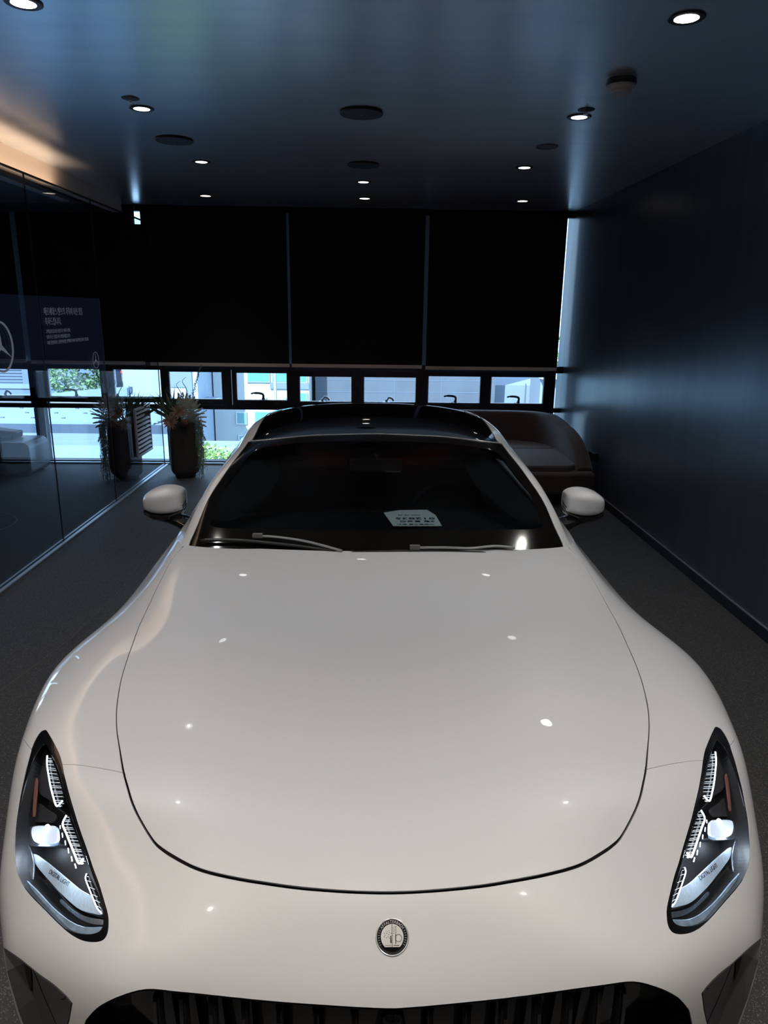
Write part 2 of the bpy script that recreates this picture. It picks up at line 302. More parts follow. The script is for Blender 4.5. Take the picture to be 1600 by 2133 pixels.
OUT = {"hood":[[0.6382,2.0964],[0.6718,1.93],[0.6725,1.7403],[0.672,1.578],[0.6771,1.4119],[0.6747,1.2691],[0.6722,1.1327],[0.6719,1.0367],[0.675,0.9514],[0.6756,0.8835],[0.6717,0.8089],[0.6672,0.7513],[0.6622,0.7105],[0.6553,0.6355],[0.631,0.5911],[0.5908,0.5733],[0.4975,0.5688],[0.4037,0.567],[0.3151,0.5627],[0.2169,0.5576],[0.1208,0.5563],[0.0,0.5557]],"cowl_edge":[[0.6382,2.0964],[0.5777,2.0379],[0.4374,1.9958],[0.2132,1.9512],[0.0,1.9472]],"lamp":[[0.8301,0.9331],[0.8204,0.923],[0.8009,0.883],[0.7858,0.8335],[0.7814,0.7894],[0.7816,0.7401],[0.7807,0.6857],[0.776,0.6403],[0.769,0.6038],[0.7574,0.5689],[0.741,0.5365],[0.7213,0.5117],[0.703,0.4909],[0.6872,0.4737],[0.6814,0.4615],[0.6808,0.4499],[0.6886,0.4404],[0.7047,0.4352],[0.7266,0.4329],[0.7481,0.4335],[0.7711,0.4387],[0.7928,0.4484],[0.8182,0.4652],[0.8465,0.4876],[0.869,0.5103],[0.8849,0.5351],[0.8952,0.5603],[0.9001,0.5845],[0.9021,0.615],[0.9036,0.6514],[0.8998,0.6873],[0.8922,0.7249],[0.881,0.7632],[0.8713,0.7984],[0.862,0.8384],[0.8579,0.8742],[0.8518,0.9058],[0.8434,0.9283]],"lamp_inner":[[0.8202,0.8797],[0.8053,0.845],[0.7945,0.7994],[0.7904,0.7554],[0.7893,0.7029],[0.7866,0.6588],[0.7785,0.6152],[0.7677,0.5789],[0.7507,0.5429],[0.7347,0.5184],[0.7191,0.5009],[0.7026,0.4792],[0.695,0.4627],[0.6998,0.4522],[0.715,0.4463],[0.7361,0.4432],[0.7623,0.4428],[0.7873,0.4484],[0.8155,0.4647],[0.8514,0.4949],[0.88,0.5253],[0.8951,0.556],[0.9018,0.5855],[0.9041,0.6211],[0.9033,0.6568],[0.8954,0.6937],[0.8833,0.7366],[0.8692,0.7741],[0.8518,0.8149],[0.8344,0.8604]],"grille":[[0.0,0.3692],[0.1378,0.372],[0.2712,0.3717],[0.3889,0.3707],[0.4776,0.37],[0.5678,0.3702],[0.6436,0.3558],[0.7025,0.3367],[0.7324,0.3208],[0.7569,0.3011]],"intake":[[1.0072,0.4291],[0.9522,0.394],[0.9032,0.3718],[0.8598,0.3549],[0.831,0.3477],[0.8027,0.3361],[0.7884,0.3255]],"seam_in":[[0.6664,0.7513],[0.6949,0.7574],[0.73,0.7685],[0.7552,0.7784],[0.7831,0.7861]],"seam_out":[[0.8566,0.8632],[0.9483,0.9744]],"lampel":{"drl_a":[0.03,[[0.8256,0.8796],[0.8134,0.8458],[0.8043,0.8006],[0.8041,0.7457],[0.8056,0.7059],[0.8094,0.6849],[0.8235,0.6738],[0.8287,0.7046],[0.8296,0.742],[0.8273,0.7853],[0.8273,0.8307],[0.8278,0.861]]],"drl_b":[0.03,[[0.8051,0.6468],[0.7979,0.6286],[0.7898,0.6029],[0.7818,0.5792],[0.7743,0.5573],[0.7817,0.5502],[0.7911,0.5673],[0.7998,0.5884],[0.8069,0.6085],[0.8137,0.6299]]],"drl_c":[0.025,[[0.7627,0.5314],[0.7548,0.5228],[0.7432,0.5101],[0.7316,0.497],[0.7232,0.4886],[0.7167,0.4769],[0.7285,0.4826],[0.7398,0.4937],[0.7525,0.5087],[0.7627,0.5232]]],"edge_a":[0.026,[[0.825,0.8566],[0.8248,0.8264],[0.8251,0.7814],[0.8272,0.7389],[0.8262,0.7021],[0.821,0.6719],[0.8069,0.6827]]],"edge_b":[0.026,[[0.8031,0.6454],[0.8115,0.6286],[0.8048,0.6074],[0.7977,0.5874],[0.7891,0.5665],[0.7798,0.5495],[0.7724,0.5566]]],"edge_c":[0.021,[[0.7607,0.5308],[0.7607,0.5227],[0.7504,0.5082],[0.7376,0.4934],[0.7263,0.4823],[0.7142,0.4759]]],"dash":[0.035,[[0.8218,0.6295],[0.822,0.6228],[0.8181,0.613],[0.8171,0.6042],[0.8124,0.5969],[0.8113,0.5884],[0.8063,0.5814],[0.8048,0.5723],[0.7995,0.5655],[0.7973,0.5566],[0.7919,0.5512],[0.7887,0.5435]]],"proj":[0.035,[[0.8985,0.6564],[0.8604,0.642],[0.8314,0.6299],[0.8281,0.6123],[0.8268,0.5908],[0.8591,0.5984],[0.8943,0.6122],[0.9079,0.6302],[0.9129,0.65],[0.9082,0.6563]]],"proj_lens":[0.025,[[0.8739,0.6435],[0.847,0.6342],[0.8261,0.6255],[0.8223,0.6092],[0.824,0.597],[0.8416,0.5964],[0.8586,0.6025],[0.8753,0.615],[0.8823,0.6318],[0.8814,0.6421]]],"plate_a":[0.04,[[0.8531,0.9144],[0.8327,0.8409],[0.8311,0.7948],[0.8324,0.7285],[0.8285,0.6799],[0.8115,0.6534],[0.8268,0.6708],[0.8455,0.7008],[0.8697,0.7265],[0.8831,0.7559],[0.8851,0.7788],[0.8719,0.8219],[0.8651,0.876]]],"plate_b":[0.045,[[0.8895,0.7113],[0.8577,0.68],[0.8364,0.6576],[0.8472,0.6462],[0.8702,0.6557],[0.8959,0.6678],[0.908,0.6869]]],"marker":[0.03,[[0.8759,0.7757],[0.8687,0.7694],[0.8778,0.7056],[0.8811,0.6739],[0.8869,0.6794],[0.8844,0.7272]]],"side_glow":[0.03,[[0.93,0.624],[0.9049,0.6188],[0.8853,0.5921],[0.8783,0.5608],[0.8852,0.5312],[0.9019,0.5517],[0.9165,0.564],[0.9227,0.5933]]],"shelf":[0.04,[[0.8905,0.5925],[0.8571,0.5671],[0.8318,0.5457],[0.8031,0.5236],[0.779,0.5087],[0.7574,0.5008],[0.7389,0.4909],[0.725,0.4764],[0.7479,0.476],[0.7704,0.478],[0.7906,0.4848],[0.8206,0.5038],[0.8461,0.5273],[0.8678,0.55],[0.883,0.5694]]],"step_a":[0.05,[[0.8781,0.5528],[0.8546,0.5288],[0.8281,0.5045],[0.7974,0.485],[0.7768,0.4765],[0.7537,0.474],[0.7277,0.4721],[0.7272,0.4692],[0.7532,0.4694],[0.7793,0.4713],[0.805,0.4791],[0.8387,0.5007],[0.8664,0.526],[0.8921,0.5516]]],"step_b":[0.045,[[0.7758,0.4705],[0.75,0.4686],[0.7241,0.469],[0.7218,0.4633],[0.7468,0.4612],[0.7732,0.4634],[0.799,0.4723],[0.8244,0.4869],[0.8217,0.4927],[0.7989,0.4784]]],"lower":[0.014,[[0.9098,0.5917],[0.9032,0.5705],[0.8854,0.5377],[0.8579,0.5111],[0.8282,0.4837],[0.8018,0.4669],[0.7724,0.4564],[0.7418,0.4535],[0.7007,0.4582],[0.7062,0.4525],[0.723,0.447],[0.747,0.4441],[0.7707,0.4443],[0.793,0.4506],[0.8215,0.4673],[0.8558,0.4965],[0.8859,0.5268],[0.9042,0.5594],[0.9114,0.5854]]],"text":[0.038,[[0.8424,0.5462],[0.7967,0.5168],[0.8008,0.5114],[0.8472,0.5407]]]},"ws_side":[[0.6159,0.0469],[0.5952,0.163],[0.5936,0.3185],[0.5846,0.4716],[0.5984,0.6302],[0.6142,0.8032]],"ws_top":[[0.5945,0.8105],[0.3604,0.7912],[0.1875,0.777],[0.0,0.7877]],"ws_inner":[[0.0,0.1442],[0.1689,0.1454],[0.3714,0.1468],[0.4821,0.146],[0.5263,0.1638],[0.5288,0.2048],[0.5318,0.3101],[0.5328,0.4268],[0.5253,0.5399],[0.5314,0.6617],[0.5005,0.7224],[0.3934,0.7246],[0.2114,0.7093],[0.0,0.7127]],"roof_side":[[0.5909,0.8102],[0.5995,0.9514],[0.6129,1.1846],[0.6356,1.5303],[0.5611,1.5163],[0.612,1.4],[0.6,1.62]]}
# ------------------------------------------------------------------ room shell
XR, XG, YF, ZC = 2.38, -2.50, 8.93, 3.0
M_ceil = mat('dark_blue_ceiling_paint', (0.88, 0.94, 1.0), 0.28, metal=0.85, spec=0.8, noise=0.06, nscale=1.6, stretch=(1.0, 3.5, 1))
M_wall = mat('dark_blue_wall_paint', (0.150, 0.170, 0.195), 0.29, metal=0.75, spec=0.8, noise=0.12, nscale=1.6, stretch=(1, 3.0, .25))
M_dark = mat('black_wall', (0.006, 0.006, 0.008), 0.6)
M_floor = mat('charcoal_speckled_floor', (0.036, 0.035, 0.036), 0.62, noise=0.35, nscale=260, bump=0.35, bscale=320, spec=0.6)
M_carpet = mat('blue_grey_carpet', (0.040, 0.044, 0.052), 0.9, noise=0.35, nscale=220, bump=0.3, bscale=400)
def sparkle(m):  # pale specks in the base colour paint tiny sparkling highlights
    nt = m.node_tree; b = nt.nodes['Principled BSDF']; tc = nt.nodes.new('ShaderNodeTexCoord'); v = nt.nodes.new('ShaderNodeTexVoronoi')
    v.inputs['Scale'].default_value = 330; nt.links.new(tc.outputs['Object'], v.inputs['Vector'])
    c = nt.nodes.new('ShaderNodeMath'); c.operation = 'GREATER_THAN'; c.inputs[1].default_value = .90
    sx = nt.nodes.new('ShaderNodeSeparateColor'); nt.links.new(v.outputs['Color'], sx.inputs[0]); nt.links.new(sx.outputs[0], c.inputs[0])
    old = b.inputs['Base Color'].links[0].from_socket; mx = nt.nodes.new('ShaderNodeMix'); mx.data_type = 'RGBA'
    nt.links.new(c.outputs[0], mx.inputs[0]); nt.links.new(old, mx.inputs[6]); mx.inputs[7].default_value = (.16, .15, .14, 1)
    nt.links.new(mx.outputs[2], b.inputs['Base Color'])
sparkle(M_floor)
S_ = dict(kind='structure')
def struct(o): o['kind'] = 'structure'; return o
struct(MB().box(XG, XR + .2, -5, YF + .3, -.2, 0).build('floor', M_floor))
struct(MB().box(-9, XG, -5, YF + .3, -.2, 0).build('floor', M_carpet))
struct(MB().box(-9, XR + .2, -5, YF + .3, ZC, ZC + .3).build('ceiling', M_ceil))
struct(MB().box(XR, XR + .2, -5, YF + .3, 0, ZC).build('wall_right', M_wall))
struct(MB().box(-9.2, -9, -5, YF + .3, 0, ZC).build('wall_left', M_dark))
struct(MB().box(-9, XR, -5.2, -5, 0, ZC).build('wall_back', M_dark))
struct(MB().box(-9, XG - .25, 2.5, 8.30, 2.83, ZC).build('ceiling', M_dark))          # lower ceiling of the next room
M_strip = mat('grey_skirting_line', (0.16, 0.17, 0.19), .5)
struct(MB().box(XR - .012, XR, -5, YF, 0, .075).box(XR - .014, XR, -5, YF, .075, .081, 1).build('baseboard_right', [mat('skirting_navy', (.010, .014, .022), .5), M_strip]))
# thin joint lines in the floor round the parking place
jl = [(-1.86, -1, .001), (-1.84, 3.3, .001), (-1.72, 3.92, .001), (-1.685, 4.76, .001), (-1.74, 5.5, .001), (-1.81, 6.0, .001), (-1.80, 6.1, .001), (-1.70, 6.26, .001), (-1.4, 6.5, .001)]
MBj = MB()
def ribbon(mb, pts, w, z=.0015):
    P = [Vector((p[0], p[1], 0)) for p in pts]; v = []; f = []
    for i, p in enumerate(P):
        t = (P[min(i + 1, len(P) - 1)] - P[max(i - 1, 0)]).normalized(); n = Vector((-t.y, t.x, 0)) * w
        v += [(p.x + n.x, p.y + n.y, z), (p.x - n.x, p.y - n.y, z), (p.x + n.x, p.y + n.y, 0), (p.x - n.x, p.y - n.y, 0)]
    for i in range(len(P) - 1):
        a, b = i * 4, i * 4 + 4; f += [(a, a + 1, b + 1, b), (a, b, b + 2, a + 2), (a + 1, a + 3, b + 3, b + 1)]
    return mb.add(v, f)
ribbon(MBj, jl, .0025); ribbon(MBj, [(1.44, 1.6), (1.50, 2.1), (1.56, 2.55), (1.60, 2.9)], .002)
struct(MBj.build('trim_1', mat('floor_joint', (.10, .10, .10), .6)))

# fascia beside the glass partition with its warm strip light
M_fascia = mat('beige_fascia', (0.62, 0.56, 0.50), 0.6)
struct(MB().box(XG - .25, XG - .15, -5, 8.40, 2.850, ZC).build('trim_2', M_fascia))
cove = bpy.data.lights.new('cove_light', 'AREA'); cove.shape = 'RECTANGLE'; cove.size = .05; cove.size_y = 7.0; cove.energy = COVE_W; cove.spread = math.radians(125); cove.color = (1.0, .68, .45)
cv_ = empty('strip_light', (XG - .065, 3.15, 2.735), 0, 'warm white strip light lying along the top of the glass partition', 'strip light')
MB().box(-.03, .03, -3.5, 3.5, -.014, -.004).build('channel', M_dark if False else mat('strip_channel', (.3, .3, .3), .5), cv_)
MB().box(-.012, .012, -3.5, 3.5, -.004, 0).build('diffuser', lamp_mat('warm_strip', (1.0, .62, .36), 3.0), cv_)
co = bpy.data.objects.new('cove_light', cove); COL.objects.link(co); co.parent = cv_; co.location = (-.01, 0, .012); co.rotation_euler = (PI, 0, 0)

# ------------------------------------------------------------------ glazed end wall
M_frame = mat('dark_window_frame', (0.020, 0.022, 0.028), 0.35, metal=.3)
M_alu = mat('aluminium', (0.42, 0.46, 0.50), 0.4, 0.8)
M_wglass = glass('blue_window_glass', (0.80, 0.90, 0.985), ior=1.5)
M_seal = mat('white_seal', (0.5, 0.55, 0.6), .5)
fr = MB(); Y0, Y1 = YF, YF + .09
for z0, z1 in ((-.02, .035), (.68, .735), (1.16, 1.24), (2.93, 3.0)): fr.box(-9, XR, Y0, Y1, z0, z1)
mull = [(-8.2, -8.12), (-7.4, -7.32), (-6.6, -6.52), (-5.75, -5.66), (-4.75, -4.68), (-4.09, -3.90), (-3.19, -3.12), (-2.46, -2.44), (-1.74, -1.66), (-.975, -.875), (-.165, -.095), (.60, .71), (1.405, 1.465), (2.19, 2.29)]
for a, b in mull: fr.box(a, b, Y0 - .01, Y1, .70, 1.24)
struct(MB().box(-9.0, -8.9, Y0, Y1, 1.24, 2.93).build('trim_8', M_frame))
up = MB()
for a, b in mull: up.box(a, b, Y0 - .012, Y1, 1.24, 2.93)
struct(up.build('trim_9', mat('lit_mullion', (.20, .25, .32), .5)))  # lighter colour up here stands in for window light in the blind gaps
struct(MB().box(XG - .17, XG + .02, Y0 - .05, Y0 - .015, 1.16, 2.785).build('trim_10', M_dark))
for a, b in ((-8.2, -8.12), (-6.6, -6.52), (-4.06, -3.94), (-2.47, -2.43), (-.955, -.885), (.62, .69), (2.19, 2.29)): fr.box(a, b, Y0 - .01, Y1, 0, .70)
struct(fr.build('trim_3', M_frame, bevel=.004, seg=1))
struct(MB().box(-9, XR, YF - .06, YF, 0, .022).build('trim_4', M_alu))       # bright sill along the floor
struct(MB().box(-4.055, -3.935, YF - .035, YF - .011, 0, .68).build('trim_5', mat('grey_upright', (.16, .18, .19), .5)))
wn = [1]
def window_root():
    n = wn[0]; wn[0] += 1
    return struct(empty('window_%d' % n))
def awning(x0, x1, z0, z1, handle=0, rec=0.0):
    r = window_root(); f = MB(); w = .038; y = YF - .012
    ax0, ax1, az0, az1 = x0 - .05, x1 + .05, z0 - .062, 1.170
    f.box(ax0, x0, y, y + .06, az0, az1).box(x1, ax1, y, y + .06, az0, az1).box(x0, x1, y, y + .06, az0, z0).box(x0, x1, y, y + .06, z1, az1)
    f.build('sash', M_frame, r, bevel=.004, seg=1)
    MB().box(x0, x0 + .008, y + .01, y + .05, z0, z1).box(x0, x1, y + .01, y + .05, z0, z0 + .007).build('seal', M_seal, r)
    MB().box(x0, x1, y + .03, y + .036, z0, z1).build('pane', M_wglass, r)
    for q in (.22, .78): MB().box(x0 + (x1 - x0) * q - .03, x0 + (x1 - x0) * q + .03, y - .004, y, z0 - .038, z0 - .028).build('drain_cap', mat('drain_cap', (.07, .07, .08), .5), r) if q == .22 or True else None
    xm = (x0 + x1) / 2
    h = MB()
    if handle == 1:
        h.lathe([(.03, 0), (.05, .002), (.05, .012), (.02, .02), (.016, .04)], 16, (xm + .02, y - .01, z0))
        h.tube(spline([(xm + .02, y - .015, z0 + .03), (xm + .02, y - .025, z0 + .075), (xm - .02, y - .03, z0 + .092), (xm - .09, y - .03, z0 + .094), (xm - .125, y - .03, z0 + .085)], 4), [.014] * 12 + [.010] * 5, 8)
    elif handle == 2:
        h.lathe([(.03, 0), (.05, .002), (.05, .012), (.02, .02), (.016, .04)], 16, (xm - .04, y - .01, z0))
        h.tube(spline([(xm - .04, y - .015, z0 + .02), (xm - .01, y - .04, z0 + .065), (xm + .03, y - .05, z0 + .055), (xm + .05, y - .055, z0 + .03)], 4), .013, 8)
    if handle: h.build('handle', mat('window_handle', (.035, .04, .042), .35, .5) if handle == 1 else M_alu, r, auto=.7)
    return r
for x0, x1, z0, z1, hd in ((-2.41, -1.775, .80, 1.13, 0), (-1.60, -.99, .795, 1.125, 1), (-.835, -.205, .785, 1.09, 2), (-.055, .58, .785, 1.09, 2), (.73, 1.37, .785, 1.11, 1), (1.50, 2.15, .785, 1.11, 1),
                           (-3.075, -2.51, .82, 1.15, 0), (-3.86, -3.235, .815, 1.15, 1), (-4.64, -4.035, .82, 1.14, 2), (-5.6, -4.80, .82, 1.14, 1), (-6.5, -5.8, .82, 1.14, 1)): awning(x0, x1, z0, z1, hd)
for a, b in ((-8.12, -6.6), (-6.52, -4.06), (-3.94, -2.47), (-2.43, -.955), (-.885, .62), (.69, 2.19), (2.29, 2.38)):
    r = window_root(); MB().box(a, b, YF + .04, YF + .046, .035, .68).build('pane', M_wglass, r)
for (a, b) in zip([m[1] for m in mull], [m[0] for m in mull[1:]] + [XR]):
    pass
r = window_root(); MB().box(-9, XR, YF + .04, YF + .046, 1.24, 2.93).build('pane', M_wglass, r)
r = window_root(); MB().box(2.29, XR, YF + .04, YF + .046, .72, 1.17).build('pane', M_wglass, r)

# roller blinds: nearly black fabric with an aluminium bottom bar
M_blind = mat('black_blind_fabric', (0.0028, 0.0026, 0.0027), 0.8, bump=.15, bscale=500)
M_bar = mat('blind_bar', (0.80, 0.70, 0.64), 0.5)
blinds = [(-2.595, -.945, 1.205, 'black roller blind left of the three over the end windows, next to the glass partition'),
          (-.915, .645, 1.205, 'middle black roller blind over the end windows, behind the car roof'),
          (.690, 2.275, 1.195, 'black roller blind right of the three over the end windows, above the sofa'),
          (-4.00, -2.66, 1.215, 'black roller blind seen through the glass partition, nearest to it'),
          (-5.72, -4.06, 1.225, 'black roller blind at the left edge of the photo, seen through the glass'),
          (-7.42, -5.79, 1.225, 'unseen black blind added to cut window light, second from the left wall'), (-8.95, -7.48, 1.225, 'unseen black blind added to cut window light, beside the left wall')]  # last two blinds are unseen, added to cut light from the left windows
YB = YF - .075
for x0, x1, z0, lab in blinds:
    b = empty('roller_blind', ((x0 + x1) / 2, YB, z0), 0, lab, 'blind', 'roller blinds on the end wall'); w = (x1 - x0) / 2
    MB().box(-w, w, -.0012, .0012, .03, ZC - z0 - .045).build('fabric', M_blind, b)
    MB().box(-w, w, -.009, .009, 0, .040).build('bottom_bar', M_bar, b, bevel=.003, seg=2)
    MB().lathe([(.022, -w), (.022, w)], 16, (0, .02, ZC - z0 - .03), axis='x').build('roller', M_blind, b)

# ------------------------------------------------------------------ glass partition
M_pglass = glass('partition_glass', (0.90, 0.935, 0.965), ior=1.5, refl=.45)
joints = [3.93, 5.755, 7.055, YF - .09]
ZG = 2.785
tr = MB().box(XG - .030, XG - .012, -5, YF - .02, 0, .012).box(XG + .006, XG + .036, -5, YF - .02, 0, .012)
struct(tr.build('trim_6', mat('floor_track', (.50, .56, .62), .38, .6), bevel=.002, seg=1))
struct(MB().box(XG - .012, XG + .006, -5, YF - .02, 0, .004).build('trim_7', M_dark))
for k, (a, b) in enumerate(zip(joints[:-1], joints[1:])):
    lab = {1: 'clear glass partition panel carrying the right half of the painted display reflection', 2: 'clear glass partition panel nearest the end windows, with a white louvre', 0: 'clear glass partition panel cut by the left edge of the photo'}[k]
    g_ = empty('glass_panel', (XG - .003, (a + b) / 2, .004), 0, lab, 'glass panel', 'glass partition panels'); h = (b - a) / 2
    MB().box(-.006, .006, -h + .001, h - .006, 0, ZG).build('pane', M_pglass, g_)
    MB().box(-.0055, .0055, h - .005, h - .001, 0, ZG).build('joint_seal', M_satin, g_)
    MB().box(-.010, .010, -h + .001, h - .001, ZG, ZG + .012).build('top_edge', M_dark, g_)
# white louvre in the last panel
lv = empty('louvre_vent', (XG + .018, 8.02, .565), 0, 'white metal louvre vent fixed low on the glass partition beside the planter', 'vent')
M_louv = mat('louvre_white', (.50, .55, .62), .45)
f = MB().box(-.012, .012, -.27, .27, .235, .262).box(-.012, .012, -.27, .27, -.262, -.235).box(-.012, .012, -.27, -.245, -.235, .235).box(-.012, .012, .245, .27, -.235, .235)
f.build('vent_frame', M_louv, lv, bevel=.002, seg=1)
MB().box(-.010, -.007, -.245, .245, -.235, .235).build('vent_backing', mat('vent_black', (.004, .004, .004), .9), lv)
for k in range(10):
    z = -.205 + k * .046
    MB().add([(-.006, -.245, z + .008), (-.004, -.245, z + .012), (.016, -.245, z - .006), (.014, -.245, z - .010), (-.006, .245, z + .008), (-.004, .245, z + .012), (.016, .245, z - .006), (.014, .245, z - .010)],
             [(0, 1, 2, 3), (7, 6, 5, 4), (0, 4, 5, 1), (1, 5, 6, 2), (2, 6, 7, 3), (3, 7, 4, 0)]).build('slat', M_louv, lv)
# faint glowing sheet painting the reflection of a display, with lettering and star marks
fm = bpy.data.materials.new('screen_reflection'); fm.use_nodes = True; nt = fm.node_tree; nt.nodes.clear()
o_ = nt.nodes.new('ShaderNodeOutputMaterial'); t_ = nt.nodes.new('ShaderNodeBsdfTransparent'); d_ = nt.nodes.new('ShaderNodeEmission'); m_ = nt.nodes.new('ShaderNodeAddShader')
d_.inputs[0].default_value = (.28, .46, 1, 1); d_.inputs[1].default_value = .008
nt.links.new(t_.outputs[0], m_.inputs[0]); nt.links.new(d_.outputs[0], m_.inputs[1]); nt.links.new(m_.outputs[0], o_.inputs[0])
sc = empty('display_reflection', (XG + .008, 5.9, 1.62), 0, 'dim navy painted reflection of a display with a Korean greeting and star marks on the glass', 'display')
MB().add([(0, -1.15, -.335), (0, -.150, -.335), (0, -.150, .325), (0, -1.15, .325), (0, -.14, -.335), (0, 1.15, -.335), (0, 1.15, .325), (0, -.14, .325)], [(0, 1, 2, 3), (4, 5, 6, 7)]).build('reflection_sheet', fm, sc)
M_txt = mat('pale_lettering', (.10, .11, .13), .6, emit=(.5, .58, .72), estr=.14)  # letters and stars glow as part of the painted reflection
def on_glass(me, name, y, z):
    o = link(name, me, M_txt, sc); o.matrix_basis = Matrix.Translation((.0030, y - 5.9, z - 1.62)) @ Matrix(((0, 0, 1), (1, 0, 0), (0, 1, 0))).to_4x4(); return o
rows = [('메르세데스-벤츠의 가족이 되신 것을', 5.82, 1.805, .060, .77), ('축하드립니다.', 5.82, 1.730, .060, .30), ('고객님의 출고를 진심으로 축하드리며,', 5.82, 1.668, .030, .47), ('보다 더 큰 감동으로 보답하겠습니다.', 5.82, 1.625, .030, .46), ('저희 한성모터스 남천전시장을 선택해 주셔서 다시 한번 감사 드립니다.', 5.82, 1.582, .030, .86)]
for s_, y, z, h, w in rows: on_glass(text_mesh(s_, h * 1.15, width=w, thin=True), 'lettering', y, z)
def star(cy, cz, r, t, name):
    mb = MB(); ring = [(0, r * math.cos(a), r * math.sin(a)) for a in np.linspace(0, 2 * PI, 65)]
    mb.tube([Vector((.003, q[1], q[2])) for q in ring], t, 6, cap=False)
    for k in range(3):
        a = PI / 2 + k * 2 * PI / 3; tip = Vector((.003, (r - t) * math.cos(a), (r - t) * math.sin(a)))
        l = Vector((.003, r * .12 * math.cos(a + PI / 3), r * .12 * math.sin(a + PI / 3))); q = Vector((.003, r * .12 * math.cos(a - PI / 3), r * .12 * math.sin(a - PI / 3)))
        mb.add([tip, l, (.003 + t * .6, 0, 0), q, (.0, 0, 0)], [(0, 1, 2), (0, 2, 3), (0, 4, 1), (0, 3, 4)])
    o = mb.build(name, M_txt, sc); o.location = (.002, cy - 5.9, cz - 1.62)
star(5.08, 1.60, .165, .007, 'star_mark'); star(6.80, 1.402, .072, .0018, 'star_mark')

# ------------------------------------------------------------------ ceiling fittings
M_ring = mat('black_lamp_ring', (.012, .014, .018), .35)
M_refl = mat('lamp_reflector', (.7, .7, .7), .25, .8)
def downlight(x, y, lab, w, col=(1.0, .93, .84), r=.043, ring=.072, soft=.010, e=4.0, tilt=(0, 0), group='recessed ceiling spotlights', cone=95):
    t = empty('downlight', (x, y, ZC), 0, lab, 'ceiling light', group)
    MB().lathe([(ring, 0), (ring, -.004), (ring * .93, -.007), (r * 1.12, -.006), (r * 1.08, .0)], 40).build('trim_ring', M_ring, t, auto=.5)
    MB().lathe([(r * 1.10, -.0055), (r * .98, -.0050), (r * .6, -.0052), (.001, -.0054)], 32).build('lens', lamp_mat('downlight_lens', col, e), t)
    L = bpy.data.lights.new('spot', 'SPOT'); L.energy = w; L.color = col; L.spot_size = math.radians(cone); L.spot_blend = .7; L.shadow_soft_size = soft
    o = bpy.data.objects.new('spot', L); COL.objects.link(o); o.parent = t; o.location = (0, 0, -.02); o.rotation_euler = (tilt[0], tilt[1], 0)
    return t
for y, nm, w in ((3.26, 'nearest', LAMP_W), (4.78, 'second', LAMP_W), (6.36, 'third', LAMP_W * .8), (1.70, 'just above the car nose', KEY_W), (.15, 'over the viewer', KEY_W)):
    for x, sd_ in ((1.25, 'right'), (-1.345, 'left')):
        lab = {3.26: 'large bright recessed spotlight in the top right corner of the photo' if x > 0 else 'recessed spotlight of the left row above the bonnet, just out of frame',
               4.78: 'bright recessed spotlight of the %s row beside the small round sensor' % sd_, 6.36: 'bright recessed spotlight of the %s row, farther one nearer the blinds' % sd_,
               1.70: 'recessed spotlight of the %s row above the car nose' % sd_, .15: 'recessed spotlight of the %s row above the viewer' % sd_}[y]
        if y == 3.26: downlight(x, y, lab, 54 if x > 0 else 38, (1.0, .96, .88), e=30.0 if x > 0 else 6, soft=.03 if x > 0 else .01)
        else: downlight(x, y, lab, {.15: 100, 1.70: 57}.get(y, w), {.15: (1.0, .91, .79), 1.70: (1.0, .975, .96)}  .get(y, (.93, .97, 1.0)), cone=122 if y == 1.70 else 95)
downlight(-.055, 7.17, 'bright recessed spotlight in the middle of the ceiling, beyond the round plates', LAMP_W * .5, (1.0, .95, .88))
for x, lab in ((-1.70, 'dim warm recessed light close to the left blind'), (-.05, 'dim warm recessed light close to the middle blind'), (1.605, 'dim warm recessed light close to the right blind')):
    downlight(x, 8.16, lab, 60 if x < -1 else 22, (1.0, .88, .78), .05, .056, 1.1, group='dim lights by the blinds')
downlight(-.05, .15, 'recessed spotlight in the middle above the viewer', KEY_W, (1.0, .93, .84))
M_plate = mat('speaker_plate', (.024, .033, .046), .5)
def disc(x, y, r, lab, name='ceiling_speaker', dot=True):
    t = empty(name, (x, y, ZC), 0, lab, 'speaker' if 'speaker' in name else 'sensor', 'round ceiling plates' if 'speaker' in name else None)
    MB().lathe([(r, -.006), (r, -.013), (r * .985, -.015), (.001, -.015)], 56).build('cover', M_plate, t, auto=.5)
    MB().lathe([(r * .8, 0), (r * .8, -.006)], 32).build('rim', M_void, t)
    if dot: MB().lathe([(.004, -.015), (.003, -.018), (.001, -.0185)], 12).build('screw', M_alu, t)
disc(-.05, 4.77, .128, 'large round dark speaker plate in the middle of the ceiling, nearest the viewer')
disc(-1.36, 5.585, .128, 'round dark speaker plate on the left half of the ceiling')
disc(-.05, 6.35, .128, 'round dark speaker plate in the middle of the ceiling, farther one')
t = empty('air_valve', (1.246, 5.58, ZC), 0, 'small pale rimmed round cover on the right half of the ceiling', 'cover')
MB().lathe([(.078, 0), (.078, -.006), (.070, -.010), (.062, -.004), (.001, -.004)], 40).build('valve_cover', mat('valve_cover', (.10, .13, .17), .4), t, auto=.5)
for x, y, lab in ((-1.345, 4.57, 'tiny round sprinkler fitting beside the left bright spotlight'), (1.246, 4.62, 'tiny round sprinkler fitting beside the right bright spotlight')):
    t = empty('sprinkler', (x, y, ZC), 0, lab, 'sprinkler', 'ceiling sprinklers')
    MB().lathe([(.048, 0), (.048, -.003), (.040, -.006), (.001, -.006)], 28).build('rosette', M_plate, t, auto=.5)
    MB().lathe([(.008, -.006), (.008, -.022), (.016, -.024), (.016, -.027), (.001, -.028)], 16).build('sprinkler_head', M_chrome if 'M_chrome' in globals() else M_alu, t, auto=.5)
